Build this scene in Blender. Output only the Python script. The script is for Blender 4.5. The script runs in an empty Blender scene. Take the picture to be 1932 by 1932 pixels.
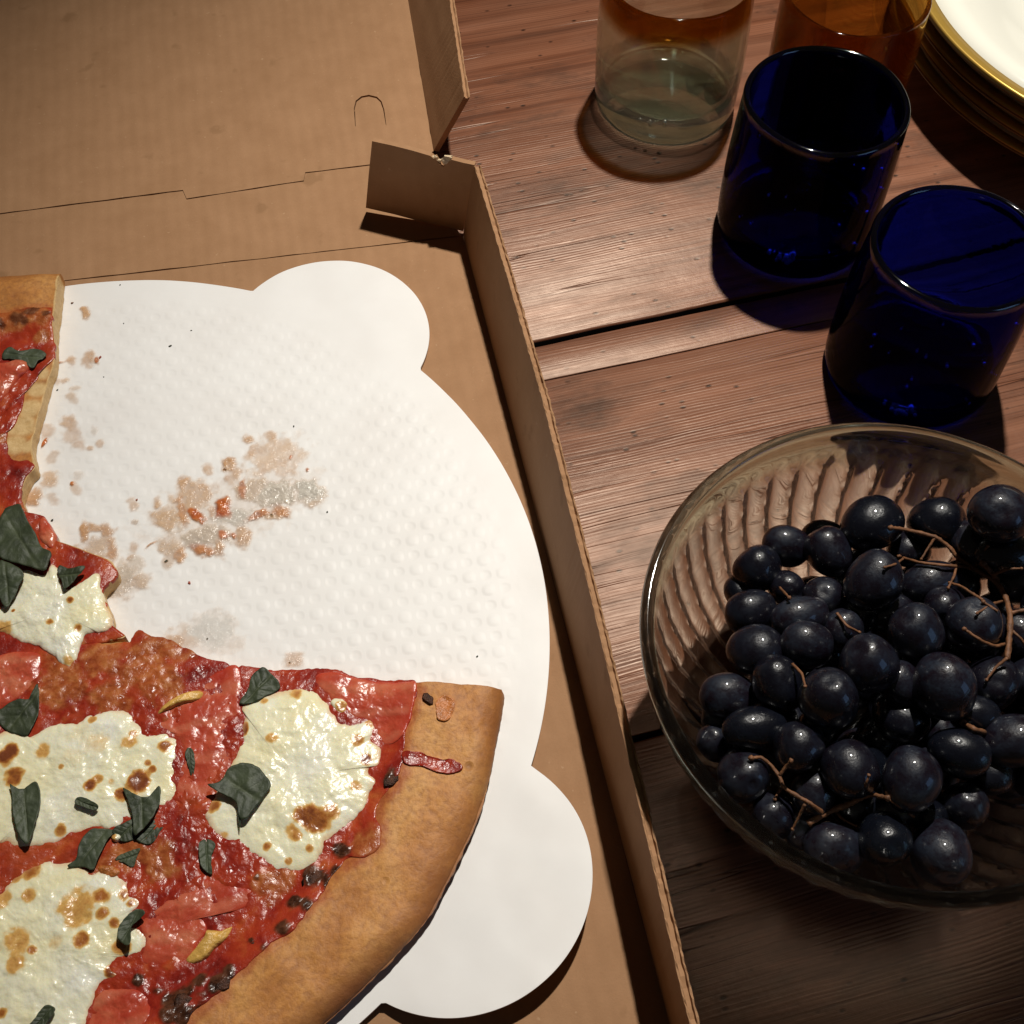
import bpy, bmesh, math, random
import numpy as np
from mathutils import Vector

random.seed(7)
rng = np.random.default_rng(11)
R = math.radians
scene = bpy.context.scene
COL = scene.collection

# ------------------------------------------------------------------ camera
CAM_H, PITCH, FPX = 0.48, 58.0, 2330.0          # height, look-down angle, focal length for a 1932 px frame
cam_d = bpy.data.cameras.new("camera"); cam = bpy.data.objects.new("camera", cam_d); COL.objects.link(cam)
cam.location = (0, 0, CAM_H); cam.rotation_euler = (R(90 - PITCH), 0, 0)
cam_d.sensor_width = 36; cam_d.lens = 36 * FPX / 1932; cam_d.clip_start = 0.01; cam_d.clip_end = 50
scene.camera = cam

# ------------------------------------------------------------------ world and lamps
w = bpy.data.worlds.new("World"); scene.world = w; w.use_nodes = True
bg = w.node_tree.nodes["Background"]; bg.inputs[0].default_value = (1.0, 0.86, 0.70, 1); bg.inputs[1].default_value = 0.02

def lamp(name, kind, loc, energy, color, **kw):
    d = bpy.data.lights.new(name, kind); d.energy = energy; d.color = color
    for k, v in kw.items(): setattr(d, k, v)
    o = bpy.data.objects.new(name, d); COL.objects.link(o); o.location = loc
    return o
LAMP = (0.20, 0.86, 1.25)
bulb = lamp("pendant_bulb", 'SPOT', LAMP, 91, (1.0, 0.955, 0.875), shadow_soft_size=0.022, spot_size=R(60), spot_blend=1.0)   # shaded pendant
bulb.rotation_euler = (Vector((0.17, 0.34, 0.0)) - Vector(LAMP)).to_track_quat('-Z', 'Y').to_euler()
bulb.data.cycles.use_multiple_importance_sampling = False
win = lamp("dusk_window", 'AREA', (1.5, -0.6, 0.75), 1.7, (0.30, 0.55, 1.0), shape='RECTANGLE', size=0.7, size_y=0.8)
win.rotation_euler = (Vector((0.14, 0.2, 0.05)) - Vector(win.location)).to_track_quat('-Z', 'Y').to_euler()

# ------------------------------------------------------------------ exposure
scene.view_settings.view_transform = 'Standard'; scene.view_settings.look = 'None'
scene.view_settings.exposure = 0.0; scene.view_settings.gamma = 1.0; scene.view_settings.use_curve_mapping = False
scene.render.engine = 'CYCLES'
scene.cycles.use_denoising = True
scene.cycles.max_bounces = 16; scene.cycles.transmission_bounces = 14; scene.cycles.glossy_bounces = 6
scene.cycles.caustics_refractive = False
scene.cycles.transparent_max_bounces = 16
scene.cycles.sample_clamp_indirect = 1.5

# ------------------------------------------------------------------ measuring helpers (picture point -> point in the place at height z)
_t = R(PITCH); FW = np.array([0, math.cos(_t), -math.sin(_t)]); RT = np.array([1., 0, 0]); UP = np.cross(RT, FW)
CC = np.array([0, 0, CAM_H])
def ray(px, py): return FW * FPX + RT * (px - 966) + UP * (966 - py)
def at(px, py, z):
    d = ray(px, py); return CC + d * ((z - CAM_H) / d[2])
ZONES = dict(c1=(0, 640, 3.22), c2=(0, 1200, 3.22), c3=(0, 1650, 3.22), c4=(0, 2000, 2.76), c5=(450, 1550, 2.415),
             c6=(300, 1000, 3.5127), fl=(800, 300, 2.76), lo=(800, 1700, 1.932), bw=(1500, 1000, 1.288), cs=(0, 600, 1.756))
def zp(zone, x, y):
    x0, y0, s = ZONES[zone]; return ((x0 + x / s) * .7728, (y0 + y / s) * .7728)
def zpts(zone, pts, z): return np.array([at(*zp(zone, *p), z)[:2] for p in pts])

# ------------------------------------------------------------------ numpy noise
def _hash(ix, iy, seed):
    n = (ix.astype(np.int64) * 374761393 + iy.astype(np.int64) * 668265263 + seed * 974711) & 0x7fffffff
    n = ((n ^ (n >> 13)) * 1274126177) & 0x7fffffff
    return ((n ^ (n >> 16)) & 0xffff) / 65535.0
def vnoise(x, y, seed=0):
    ix = np.floor(x); iy = np.floor(y); fx = x - ix; fy = y - iy
    fx = fx * fx * (3 - 2 * fx); fy = fy * fy * (3 - 2 * fy)
    a = _hash(ix, iy, seed); b = _hash(ix + 1, iy, seed); c = _hash(ix, iy + 1, seed); d = _hash(ix + 1, iy + 1, seed)
    return (a * (1 - fx) + b * fx) * (1 - fy) + (c * (1 - fx) + d * fx) * fy
def fbm(x, y, scale, octv=4, seed=0):
    x = np.asarray(x, float) / scale; y = np.asarray(y, float) / scale; s = 0; a = .5; t = 0
    for o in range(octv):
        s = s + a * vnoise(x, y, seed + o * 17); t += a; a *= .5; x = x * 2.03; y = y * 2.03
    return s / t - .5
def sstep(a, b, x):
    t = np.clip((x - a) / (b - a), 0, 1); return t * t * (3 - 2 * t)

# ------------------------------------------------------------------ mesh helpers
def mesh_obj(name, verts, faces, mat, parent=None, smooth=True, attrs=None):
    m = bpy.data.meshes.new(name); m.from_pydata([tuple(v) for v in verts], [], [tuple(f) for f in faces]); m.validate()
    if smooth: m.polygons.foreach_set("use_smooth", np.ones(len(m.polygons), bool))
    if mat: m.materials.append(mat)
    for k, v in (attrs or {}).items():
        a = m.attributes.new(k, 'FLOAT', 'POINT'); a.data.foreach_set("value", np.asarray(v, np.float32))
    m.update()
    o = bpy.data.objects.new(name, m); COL.objects.link(o)
    if parent is not None: o.parent = parent
    return o
def thing(name, label, cat, group=None):
    o = bpy.data.objects.new(name, None); COL.objects.link(o); o.empty_display_size = .02
    return tag(o, label, cat, group)
def tag(o, label, cat, group=None):
    o["label"] = label; o["category"] = cat
    if group: o["group"] = group
    return o
def densify(P, n, rough=0.0, rscale=.004, seed=0, smooth=True):
    """closed outline -> n points on a Catmull-Rom curve, edge roughened sideways"""
    P = np.asarray(P, float); k = len(P)
    out = []
    per = max(2, int(math.ceil(n / k)))
    for i in range(k):
        p0, p1, p2, p3 = P[i - 1], P[i], P[(i + 1) % k], P[(i + 2) % k]
        for t in np.arange(per) / per:
            if smooth: out.append(.5 * ((2 * p1) + (-p0 + p2) * t + (2 * p0 - 5 * p1 + 4 * p2 - p3) * t * t + (-p0 + 3 * p1 - 3 * p2 + p3) * t ** 3))
            else: out.append(p1 * (1 - t) + p2 * t)
    Q = np.array(out); L = np.r_[0, np.cumsum(np.linalg.norm(np.roll(Q, -1, 0) - Q, axis=1))]
    s = np.linspace(0, L[-1], n, endpoint=False); Qc = np.r_[Q, Q[:1]]
    Q = np.c_[np.interp(s, L, Qc[:, 0]), np.interp(s, L, Qc[:, 1])]
    if rough:
        T = np.roll(Q, -1, 0) - np.roll(Q, 1, 0); T /= np.linalg.norm(T, axis=1)[:, None] + 1e-12
        N = np.c_[T[:, 1], -T[:, 0]]
        Q = Q + N * (fbm(Q[:, 0], Q[:, 1], rscale, 3, seed) * 2 * rough)[:, None]
    return Q
def blob(name, outline, center, rings, zfun, zbot, mat, parent, attrfun=None, power=1.0, under=False, sharp=0):
    """solid with a relief top: rings from the centre out to the outline, then a skirt down to zbot(x,y)"""
    O = np.asarray(outline); n = len(O); c = np.asarray(center, float)
    ss = (np.arange(1, rings + 1) / rings) ** power
    X = [c[None]]; S = [np.zeros(1)]
    for s in ss: X.append(c + (O - c) * s); S.append(np.full(n, s))
    XY = np.concatenate(X); S = np.concatenate(S)
    Z = zfun(XY[:, 0], XY[:, 1], S)
    zb = zbot(O[:, 0], O[:, 1]) if callable(zbot) else np.full(n, zbot)
    V = np.c_[XY, Z]
    idx = lambda r, j: 1 + (r - 1) * n + j % n
    F = [(0, idx(1, j), idx(1, j + 1)) for j in range(n)]
    for r in range(1, rings):
        F += [(idx(r, j), idx(r + 1, j), idx(r + 1, j + 1), idx(r, j + 1)) for j in range(n)]
    b0 = 1 + rings * n
    if under:                                           # the underside follows the top, ring by ring
        zu = zbot(XY[:, 0], XY[:, 1]); V = np.r_[V, np.c_[XY, zu]]
        F += [tuple(i + b0 for i in f[::-1]) for f in list(F)]
        F += [(idx(rings, j), b0 + idx(rings, j), b0 + idx(rings, j + 1), idx(rings, j + 1)) for j in range(n)]
    else:
        V = np.r_[V, np.c_[O, zb], [[*c, zb.mean()]]]
        F += [(idx(rings, j), b0 + j, b0 + (j + 1) % n, idx(rings, j + 1)) for j in range(n)]
        F += [(b0 + n, b0 + (j + 1) % n, b0 + j) for j in range(n)]
    # orientation
    area = 0.5 * np.sum(O[:, 0] * np.roll(O[:, 1], -1) - np.roll(O[:, 0], -1) * O[:, 1])
    if area < 0: F = [f[::-1] for f in F]
    at_ = None
    if attrfun:
        at_ = {}
        for k, v in attrfun(XY[:, 0], XY[:, 1], S).items(): at_[k] = np.r_[v, v] if under else np.r_[v, v[-n:], [v[0]]]
    o = mesh_obj(name, V, F, mat, parent, True, at_)
    if sharp: o.data.set_sharp_from_angle(angle=R(sharp))
    return o
def panel(name, poly, holes, fn_front, fn_back, mat, parent, bevel=0.0):
    """flat slab from a 2-D outline with holes; fn_front/fn_back map (u,v) to the two faces in 3-D"""
    bm = bmesh.new(); loops = []
    for P in [poly] + list(holes):
        vs = [bm.verts.new((p[0], p[1], 0)) for p in P]
        for i in range(len(vs)): bm.edges.new((vs[i], vs[(i + 1) % len(vs)]))
        loops.append(len(vs))
    bmesh.ops.triangle_fill(bm, use_beauty=True, use_dissolve=False, edges=bm.edges[:], normal=(0, 0, 1))
    bm.verts.index_update()
    UV = [(v.co.x, v.co.y) for v in bm.verts]; T = []
    for f in bm.faces:
        f.normal_update(); t = [v.index for v in f.verts]; T.append(t if f.normal.z > 0 else t[::-1])
    bm.free(); n = len(UV)
    V = [fn_front(*p) for p in UV] + [fn_back(*p) for p in UV]
    F = T + [[i + n for i in t[::-1]] for t in T]
    k = 0
    for li, L in enumerate(loops):
        P = np.array(UV[k:k + L]); A = np.sum(P[:, 0] * np.roll(P[:, 1], -1) - np.roll(P[:, 0], -1) * P[:, 1])
        for i in range(L):
            a, b = k + i, k + (i + 1) % L
            q = (a, a + n, b + n, b)
            ccw = A > 0
            if li > 0: ccw = not ccw
            F.append(q if ccw else q[::-1])
            if li > 0: F[-1] = F[-1]
        k += L
    o = mesh_obj(name, V, F, mat, parent, False)
    bm = bmesh.new(); bm.from_mesh(o.data); bmesh.ops.recalc_face_normals(bm, faces=bm.faces[:]); bm.to_mesh(o.data); bm.free()
    return o
def slab(name, poly, z0, z1, mat, parent, holes=()):
    return panel(name, poly, holes, lambda u, v: (u, v, z1), lambda u, v: (u, v, z0), mat, parent)
def tube(path, rad, nseg=8, jit=0.0, seed=0):
    P = np.array(path, float); rr = np.array(rad, float) if np.ndim(rad) else np.full(len(P), rad)
    # resample
    m = max(8, len(P) * 5); t = np.linspace(0, len(P) - 1, m)
    Q = np.c_[[np.interp(t, np.arange(len(P)), P[:, k]) for k in range(3)]].T
    for _ in range(2): Q[1:-1] = (Q[:-2] + 2 * Q[1:-1] + Q[2:]) / 4
    rr = np.interp(t, np.arange(len(P)), rr)
    r_ = np.random.default_rng(seed)
    V = []; F = []
    for i in range(m):
        T = Vector(Q[min(i + 1, m - 1)] - Q[max(i - 1, 0)]).normalized()
        a = T.cross(Vector((0, 0, 1)) if abs(T.z) < .9 else Vector((1, 0, 0))).normalized(); b = T.cross(a)
        for j in range(nseg):
            an = 2 * math.pi * j / nseg; r = rr[i] * (1 + jit * (r_.random() - .5))
            V.append(tuple(Vector(Q[i]) + (a * math.cos(an) + b * math.sin(an)) * r))
    for i in range(m - 1):
        for j in range(nseg):
            F.append((i * nseg + j, i * nseg + (j + 1) % nseg, (i + 1) * nseg + (j + 1) % nseg, (i + 1) * nseg + j))
    F.append(tuple(range(nseg))[::-1]); F.append(tuple(range((m - 1) * nseg, m * nseg)))
    return V, F
def lathe(profile, n, rfun=None):
    """closed profile loop [(r,z)...] starting and ending on the axis -> verts, faces"""
    V = []; F = []; rows = []
    for i, (r, z) in enumerate(profile):
        if r < 1e-6: rows.append([len(V)]); V.append((0, 0, z))
        else:
            row = []
            for j in range(n):
                a = 2 * math.pi * j / n
                rr = r + (rfun(r, z, a, i) if rfun else 0)
                row.append(len(V)); V.append((rr * math.cos(a), rr * math.sin(a), z))
            rows.append(row)
    for A, B in zip(rows[:-1], rows[1:]):
        for j in range(n):
            k = (j + 1) % n
            if len(A) == 1 and len(B) == 1: continue
            if len(A) == 1: F.append((A[0], B[k], B[j]))
            elif len(B) == 1: F.append((A[j], A[k], B[0]))
            else: F.append((A[j], A[k], B[k], B[j]))
    return V, F
def smooth_profile(pts, n=6):
    P = np.array(pts, float); out = []
    for i in range(len(P) - 1):
        p0 = P[max(i - 1, 0)]; p1 = P[i]; p2 = P[i + 1]; p3 = P[min(i + 2, len(P) - 1)]
        for t in np.arange(n) / n:
            q = .5 * ((2 * p1) + (-p0 + p2) * t + (2 * p0 - 5 * p1 + 4 * p2 - p3) * t * t + (-p0 + 3 * p1 - 3 * p2 + p3) * t ** 3)
            out.append((max(q[0], 0), q[1]))
    out.append(tuple(P[-1])); return out

# ------------------------------------------------------------------ materials
class NT:
    def __init__(s, name):
        s.m = bpy.data.materials.new(name); s.m.use_nodes = True; s.t = s.m.node_tree; s.n = s.t.nodes; s.n.clear()
        s.out = s.n.new("ShaderNodeOutputMaterial")
    def add(s, typ, **kw):
        n = s.n.new("ShaderNode" + typ)
        for k, v in kw.items():
            if k.startswith("i_"):
                key = k[2:]; key = int(key) if key.isdigit() else key.replace("_", " ")
                s.set(n.inputs[key], v)
            else: setattr(n, k, v)
        return n
    def set(s, sock, v):
        if isinstance(v, bpy.types.NodeSocket): s.t.links.new(v, sock)
        elif isinstance(v, tuple) and len(v) == 3 and sock.type == 'RGBA': sock.default_value = (*v, 1)
        else: sock.default_value = v
    def coord(s, which="Object", scale=(1, 1, 1), rot=(0, 0, 0), loc=(0, 0, 0)):
        c = s.add("TexCoord"); mp = s.add("Mapping"); s.t.links.new(c.outputs[which], mp.inputs[0])
        mp.inputs['Scale'].default_value = scale; mp.inputs['Rotation'].default_value = rot; mp.inputs['Location'].default_value = loc
        return mp.outputs[0]
    def noise(s, vec, scale, detail=4, rough=.55, dist=0.0):
        n = s.add("TexNoise", i_Scale=scale, i_Detail=detail, i_Roughness=rough, i_Distortion=dist); s.t.links.new(vec, n.inputs['Vector']); return n.outputs['Fac']
    def ramp(s, fac, stops, interp='LINEAR'):
        r = s.add("ValToRGB"); s.t.links.new(fac, r.inputs[0]); cr = r.color_ramp; cr.interpolation = interp
        while len(cr.elements) < len(stops): cr.elements.new(.5)
        for e, (p, c) in zip(cr.elements, stops):
            e.position = p; e.color = (*c, 1) if isinstance(c, tuple) else (c, c, c, 1)
        return r.outputs[0]
    def mix(s, fac, a, b, blend='MIX'):
        n = s.add("Mix", data_type='RGBA', blend_type=blend); s.set(n.inputs[0], fac); s.set(n.inputs[6], a); s.set(n.inputs[7], b); return n.outputs[2]
    def math(s, op, a, b=0.0, clamp=False):
        n = s.add("Math", operation=op, use_clamp=clamp); s.set(n.inputs[0], a); s.set(n.inputs[1], b); return n.outputs[0]
    def attr(s, name): return s.add("Attribute", attribute_name=name).outputs['Fac']
    def bump(s, h, strength, dist, normal=None):
        n = s.add("Bump", i_Strength=strength, i_Distance=dist); s.t.links.new(h, n.inputs['Height'])
        if normal is not None: s.t.links.new(normal, n.inputs['Normal'])
        return n.outputs[0]
    def principled(s, **kw):
        p = s.add("BsdfPrincipled")
        for k, v in kw.items(): s.set(p.inputs[k.replace("_", " ")], v)
        return p
    def done(s, shader):
        s.t.links.new(shader if isinstance(shader, bpy.types.NodeSocket) else shader.outputs[0], s.out.inputs[0]); return s.m

PLANK_ANG = 15.1
def mat_wood():
    N = NT("aged_varnished_wood")
    base = N.coord("Object", rot=(0, 0, R(-PLANK_ANG)))
    def st(sx, sy, loc=(0, 0, 0)):
        mp = N.add("Mapping"); N.t.links.new(base, mp.inputs[0]); mp.inputs['Scale'].default_value = (sx, sy, 1); mp.inputs['Location'].default_value = loc; return mp.outputs[0]
    warp = N.noise(st(6, 14), 1.0, 3)
    wv = N.add("Combine" if False else "CombineXYZ"); N.set(wv.inputs[1], N.math('MULTIPLY', warp, .007))
    va = N.add("VectorMath", operation='ADD'); N.t.links.new(base, va.inputs[0]); N.t.links.new(wv.outputs[0], va.inputs[1])
    def sv(sx, sy):
        mp = N.add("Mapping"); N.t.links.new(va.outputs[0], mp.inputs[0]); mp.inputs['Scale'].default_value = (sx, sy, 1); return mp.outputs[0]
    gw = N.add("TexWave", wave_type='BANDS', bands_direction='Y', i_Scale=190.0, i_Distortion=6.0, i_Detail=3.0, i_Detail_Scale=.22); N.t.links.new(sv(.35, 1.0), gw.inputs['Vector'])
    gn = N.noise(sv(6, 700), 1.0, 4, .65)
    fine = N.math('ADD', N.math('MULTIPLY', N.math('MULTIPLY', gw.outputs['Fac'], N.ramp(N.noise(st(7, 26, (1, 6, 0)), 1.0, 3), [(.40, 0.0), (.62, 1.0)])), .30), N.math('MULTIPLY', gn, .85))   # growth lines ~1.5 mm apart
    mid = N.noise(sv(4, 130), 1.0, 4, .6)
    broad = N.noise(st(5, 16), 1.0, 4, .6)
    col = N.ramp(mid, [(.24, (.072, .023, .011)), (.43, (.160, .056, .027)), (.60, (.225, .088, .046)), (.82, (.31, .135, .080))])
    col = N.mix(N.ramp(broad, [(.42, 0.0), (.72, .6)]), col, (.19, .095, .060))          # greyed, worn stretches
    col = N.mix(N.math('MULTIPLY', N.ramp(fine, [(.26, .8), (.52, 0.0)]), N.ramp(N.noise(st(5, 34, (4, 4, 0)), 1.0, 3), [(.36, .25), (.62, 1.0)])), col, (.055, .018, .010))
    blot = N.noise(st(9, 22, (3, 1, 0)), 1.0, 5, .7)
    col = N.mix(N.ramp(blot, [(.30, .9), (.47, 0.0)]), col, (.045, .018, .010))         # old dark stains
    pit = N.add("TexVoronoi", i_Scale=1.0); N.t.links.new(st(85, 150), pit.inputs['Vector'])
    pd = N.ramp(pit.outputs['Distance'], [(.07, 1.0), (.17, 0.0)])
    pm = N.math('MULTIPLY', pd, N.ramp(N.noise(st(14, 30, (7, 2, 0)), 1.0, 2), [(.38, 0.0), (.54, 1.0)]))
    col = N.mix(N.math('MULTIPLY', pm, .95), col, (.020, .008, .005))
    crack = N.noise(sv(2.2, 75), 1.0, 2, .5)
    ck = N.ramp(N.math('ABSOLUTE', N.math('SUBTRACT', crack, .5)), [(0.0, 1.0), (.006, 0.0)])
    ck = N.math('MULTIPLY', ck, N.ramp(N.noise(st(5, 12, (2, 9, 0)), 1.0, 2), [(.5, 0.0), (.6, 1.0)]))
    col = N.mix(N.math('MULTIPLY', ck, .85), col, (.015, .006, .004))
    h = N.math('ADD', N.math('MULTIPLY', fine, .5), N.math('MULTIPLY', mid, .12))
    h = N.math('SUBTRACT', h, N.math('MULTIPLY', pm, .16)); h = N.math('SUBTRACT', h, N.math('MULTIPLY', ck, .8))
    scr = N.noise(st(160, 160), 1.0, 3)
    h = N.math('ADD', h, N.math('MULTIPLY', scr, .30))
    nrm = N.bump(h, .52, .0008)
    p = N.principled(Base_Color=col, Roughness=N.ramp(blot, [(.3, .48), (.6, .33)]), Normal=nrm, Specular_Tint=(1.0, .79, .64), Coat_Weight=.0, Coat_Roughness=.25, Coat_Normal=nrm)
    p.inputs['Specular IOR Level'].default_value = .46
    return N.done(p)
BOX_ANG = 11.0
def mat_card():
    N = NT("kraft_cardboard")
    v = N.coord("Object", rot=(0, 0, R(-BOX_ANG)))
    wv = N.add("TexWave", wave_type='BANDS', bands_direction='X', i_Scale=44.0, i_Distortion=2.2, i_Detail=2.0, i_Detail_Scale=.6); N.t.links.new(v, wv.inputs['Vector'])
    fl = wv.outputs['Fac']
    n1 = N.noise(v, 55, 5, .6); n2 = N.noise(v, 900, 3, .7); n3 = N.noise(v, 7, 3)
    col = N.ramp(n1, [(.3, (.355, .190, .093)), (.7, (.425, .236, .122))])
    col = N.mix(N.math('MULTIPLY', n2, .30), col, (.25, .13, .06))
    col = N.mix(N.math('MULTIPLY', N.math('MULTIPLY', fl, N.ramp(N.noise(v, 14, 2), [(.35, .3), (.65, 1.0)])), .17), col, (.27, .142, .068))
    col = N.mix(N.ramp(n3, [(.35, .22), (.7, 0.0)]), col, (.28, .145, .068))
    gs = N.ramp(N.noise(v, 60, 3, .5), [(.66, 0.0), (.74, .5)]); col = N.mix(gs, col, (.24, .125, .055))
    sc = N.ramp(N.noise(v, 380, 2, .5), [(.70, 0.0), (.78, .45)]); col = N.mix(sc, col, (.52, .33, .19))
    fl2 = N.math('ADD', N.math('MULTIPLY', fl, .45), N.math('MULTIPLY', n2, .5))
    p = N.principled(Base_Color=col, Roughness=.78, Normal=N.bump(fl2, .35, .0006)); p.inputs['Specular IOR Level'].default_value = .25
    return N.done(p)
def mat_simple(name, color, rough=.5, noise_amt=.25, nscale=120, bump=0.0, bdist=.0005, **kw):
    N = NT(name); v = N.coord("Object"); n = N.noise(v, nscale, 5, .6)
    dark = tuple(c * (1 - noise_amt) for c in color); lite = tuple(min(c * (1 + noise_amt), 1) for c in color)
    args = dict(Base_Color=N.ramp(n, [(.3, dark), (.7, lite)]), Roughness=rough)
    if bump: args['Normal'] = N.bump(N.noise(v, nscale * 4, 4, .6), bump, bdist)
    args.update(kw)
    return N.done(N.principled(**args))
def mat_tray(center):
    N = NT("white_embossed_paperboard")
    v = N.coord("Object", rot=(0, 0, R(-9)))
    sp = N.add("SeparateXYZ"); N.t.links.new(v, sp.inputs[0])
    k = 2 * math.pi / .0150
    cx = N.math('COSINE', N.math('MULTIPLY', sp.outputs[0], k)); cy = N.math('COSINE', N.math('MULTIPLY', sp.outputs[1], k))
    d = N.math('ADD', N.math('MULTIPLY', cx, cy), 0.0)                # staggered raised and sunken dots
    up = N.ramp(N.math('ADD', N.math('MULTIPLY', d, .5), .5), [(.0, .10), (.30, .48), (.60, .52), (1.0, 1.0)], 'EASE')
    c = N.coord("Object"); vm = N.add("VectorMath", operation='DISTANCE'); N.t.links.new(c, vm.inputs[0]); vm.inputs[1].default_value = (*center, .006)
    mask = N.ramp(vm.outputs['Value'], [(.183, 1.0), (.193, 0.0)])
    lum = N.noise(v, 30, 3)
    vary = N.ramp(N.noise(v, 22, 3), [(.30, .35), (.66, 1.0)])
    h = N.math('ADD', N.math('MULTIPLY', N.math('MULTIPLY', up, mask), N.math('MULTIPLY', vary, 1.0)), N.math('MULTIPLY', lum, .35))
    h = N.math('ADD', h, N.math('MULTIPLY', N.noise(v, 700, 3), .03))
    col = N.ramp(N.noise(v, 25, 4), [(.3, (.79, .765, .74)), (.7, (.84, .825, .805))])
    p = N.principled(Base_Color=col, Roughness=.48, Normal=N.bump(h, .42, .0012)); p.inputs['Specular IOR Level'].default_value = .35
    return N.done(p)
def mat_crust():
    N = NT("baked_crust"); v = N.coord("Object")
    n1 = N.noise(v, 38, 5, .62); n2 = N.noise(v, 420, 4, .65); br = N.attr("brown")
    col = N.ramp(n1, [(.28, (.38, .135, .030)), (.5, (.54, .230, .056)), (.72, (.66, .34, .105))])
    col = N.mix(N.math('MULTIPLY', br, .85, True), col, (.18, .058, .020))
    col = N.mix(N.math('MULTIPLY', N.ramp(n2, [(.3, .8), (.58, 0.0)]), .75), col, (.25, .095, .032))
    pits = N.add("TexVoronoi", i_Scale=46.0, i_Randomness=.95); N.t.links.new(v, pits.inputs['Vector'])
    pt = N.ramp(pits.outputs['Distance'], [(.035, 0.0), (.11, 1.0)])
    col = N.mix(N.math('MULTIPLY', N.math('SUBTRACT', 1.0, pt), .8), col, (.22, .075, .022))
    dough = N.attr("dough")
    col = N.mix(dough, col, N.ramp(n2, [(.3, (.56, .35, .14)), (.7, (.72, .50, .24))]))
    h = N.math('ADD', N.math('MULTIPLY', n2, .35), N.math('MULTIPLY', pt, .9)); h = N.math('ADD', h, N.math('MULTIPLY', n1, .6))
    col = N.mix(N.attr("stain"), col, N.ramp(n2, [(.3, (.30, .055, .016)), (.7, (.46, .14, .035))]))
    p = N.principled(Base_Color=col, Roughness=.55, Normal=N.bump(h, .8, .0012)); p.inputs['Specular IOR Level'].default_value = .35
    return N.done(p)
def mat_sauce():
    N = NT("tomato_sauce"); v = N.coord("Object")
    n1 = N.noise(v, 60, 5, .62, .4); n2 = N.noise(v, 240, 4, .6); n3 = N.noise(v, 24, 3)
    col = N.ramp(n1, [(.26, (.10, .006, .005)), (.42, (.26, .017, .009)), (.58, (.38, .040, .014)), (.78, (.55, .14, .035))])
    bk = N.attr("baked")
    col = N.mix(N.math('MULTIPLY', bk, .85), col, N.ramp(n2, [(.3, (.20, .045, .014)), (.5, (.38, .11, .028)), (.72, (.55, .22, .06))]))
    col = N.mix(N.ramp(n3, [(.55, 0.0), (.75, .45)]), col, (.55, .13, .03))
    col = N.mix(N.attr("char"), col, N.ramp(n2, [(.35, (.030, .010, .005)), (.65, (.13, .045, .02))]))
    h = N.math('ADD', N.math('MULTIPLY', n2, .9), N.math('MULTIPLY', N.noise(v, 700, 3, .6), .45))
    nrm = N.bump(h, .55, .0009)
    p = N.principled(Base_Color=col, Roughness=N.ramp(n2, [(.3, .18), (.7, .40)]), Normal=nrm, Subsurface_Weight=.0)
    p.inputs['Specular IOR Level'].default_value = .55
    return N.done(p)
def mat_cheese():
    N = NT("melted_mozzarella"); v = N.coord("Object")
    n1 = N.noise(v, 45, 4, .55); n2 = N.noise(v, 330, 4, .6); t = N.attr("toast")
    col = N.ramp(n1, [(.30, (.84, .82, .70)), (.50, (.85, .81, .58)), (.70, (.84, .76, .46))])
    tt = N.math('ADD', t, N.math('MULTIPLY', N.math('SUBTRACT', n2, .5), N.math('MULTIPLY', t, 1.1)))
    tc = N.ramp(tt, [(.08, (.80, .72, .46)), (.32, (.70, .42, .13)), (.6, (.40, .14, .03)), (.9, (.20, .055, .02))])
    col = N.mix(N.ramp(tt, [(.06, 0.0), (.30, 1.0)]), col, tc)
    col = N.mix(N.math('MULTIPLY', N.ramp(N.math('ADD', N.attr("edge"), N.math('MULTIPLY', n2, .3)), [(.35, 0.0), (.95, 1.0)]), .75), col, (.72, .36, .17))
    h = N.math('ADD', N.math('MULTIPLY', n2, .8), N.math('MULTIPLY', N.noise(v, 150, 3, .6), .9))
    p = N.principled(Base_Color=col, Roughness=.25, Normal=N.bump(h, .42, .0009), Subsurface_Weight=.25, Subsurface_Radius=(.004, .003, .0018), Subsurface_Scale=.5)
    p.inputs['Specular IOR Level'].default_value = .5
    return N.done(p)
def mat_tomato():
    N = NT("cooked_tomato_slice"); v = N.coord("Object")
    wv = N.add("TexWave", wave_type='RINGS', i_Scale=22.0, i_Distortion=7.0, i_Detail=3.0, i_Detail_Scale=1.2); N.t.links.new(v, wv.inputs['Vector'])
    n1 = N.noise(v, 70, 4, .6); e = N.attr("edge")
    col = N.ramp(n1, [(.3, (.38, .036, .018)), (.52, (.49, .078, .038)), (.72, (.60, .165, .080))])
    col = N.mix(N.ramp(wv.outputs['Fac'], [(.60, 0.0), (1.0, .26)]), col, (.66, .27, .15))
    col = N.mix(N.math('MULTIPLY', e, .9), col, (.46, .030, .014))
    h = N.math('ADD', N.math('MULTIPLY', wv.outputs['Fac'], .12), N.math('MULTIPLY', N.noise(v, 260, 4), .8))
    p = N.principled(Base_Color=col, Roughness=.27, Normal=N.bump(h, .5, .0010), Subsurface_Weight=.15, Subsurface_Radius=(.004, .0012, .0008), Subsurface_Scale=.5)
    return N.done(p)
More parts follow.
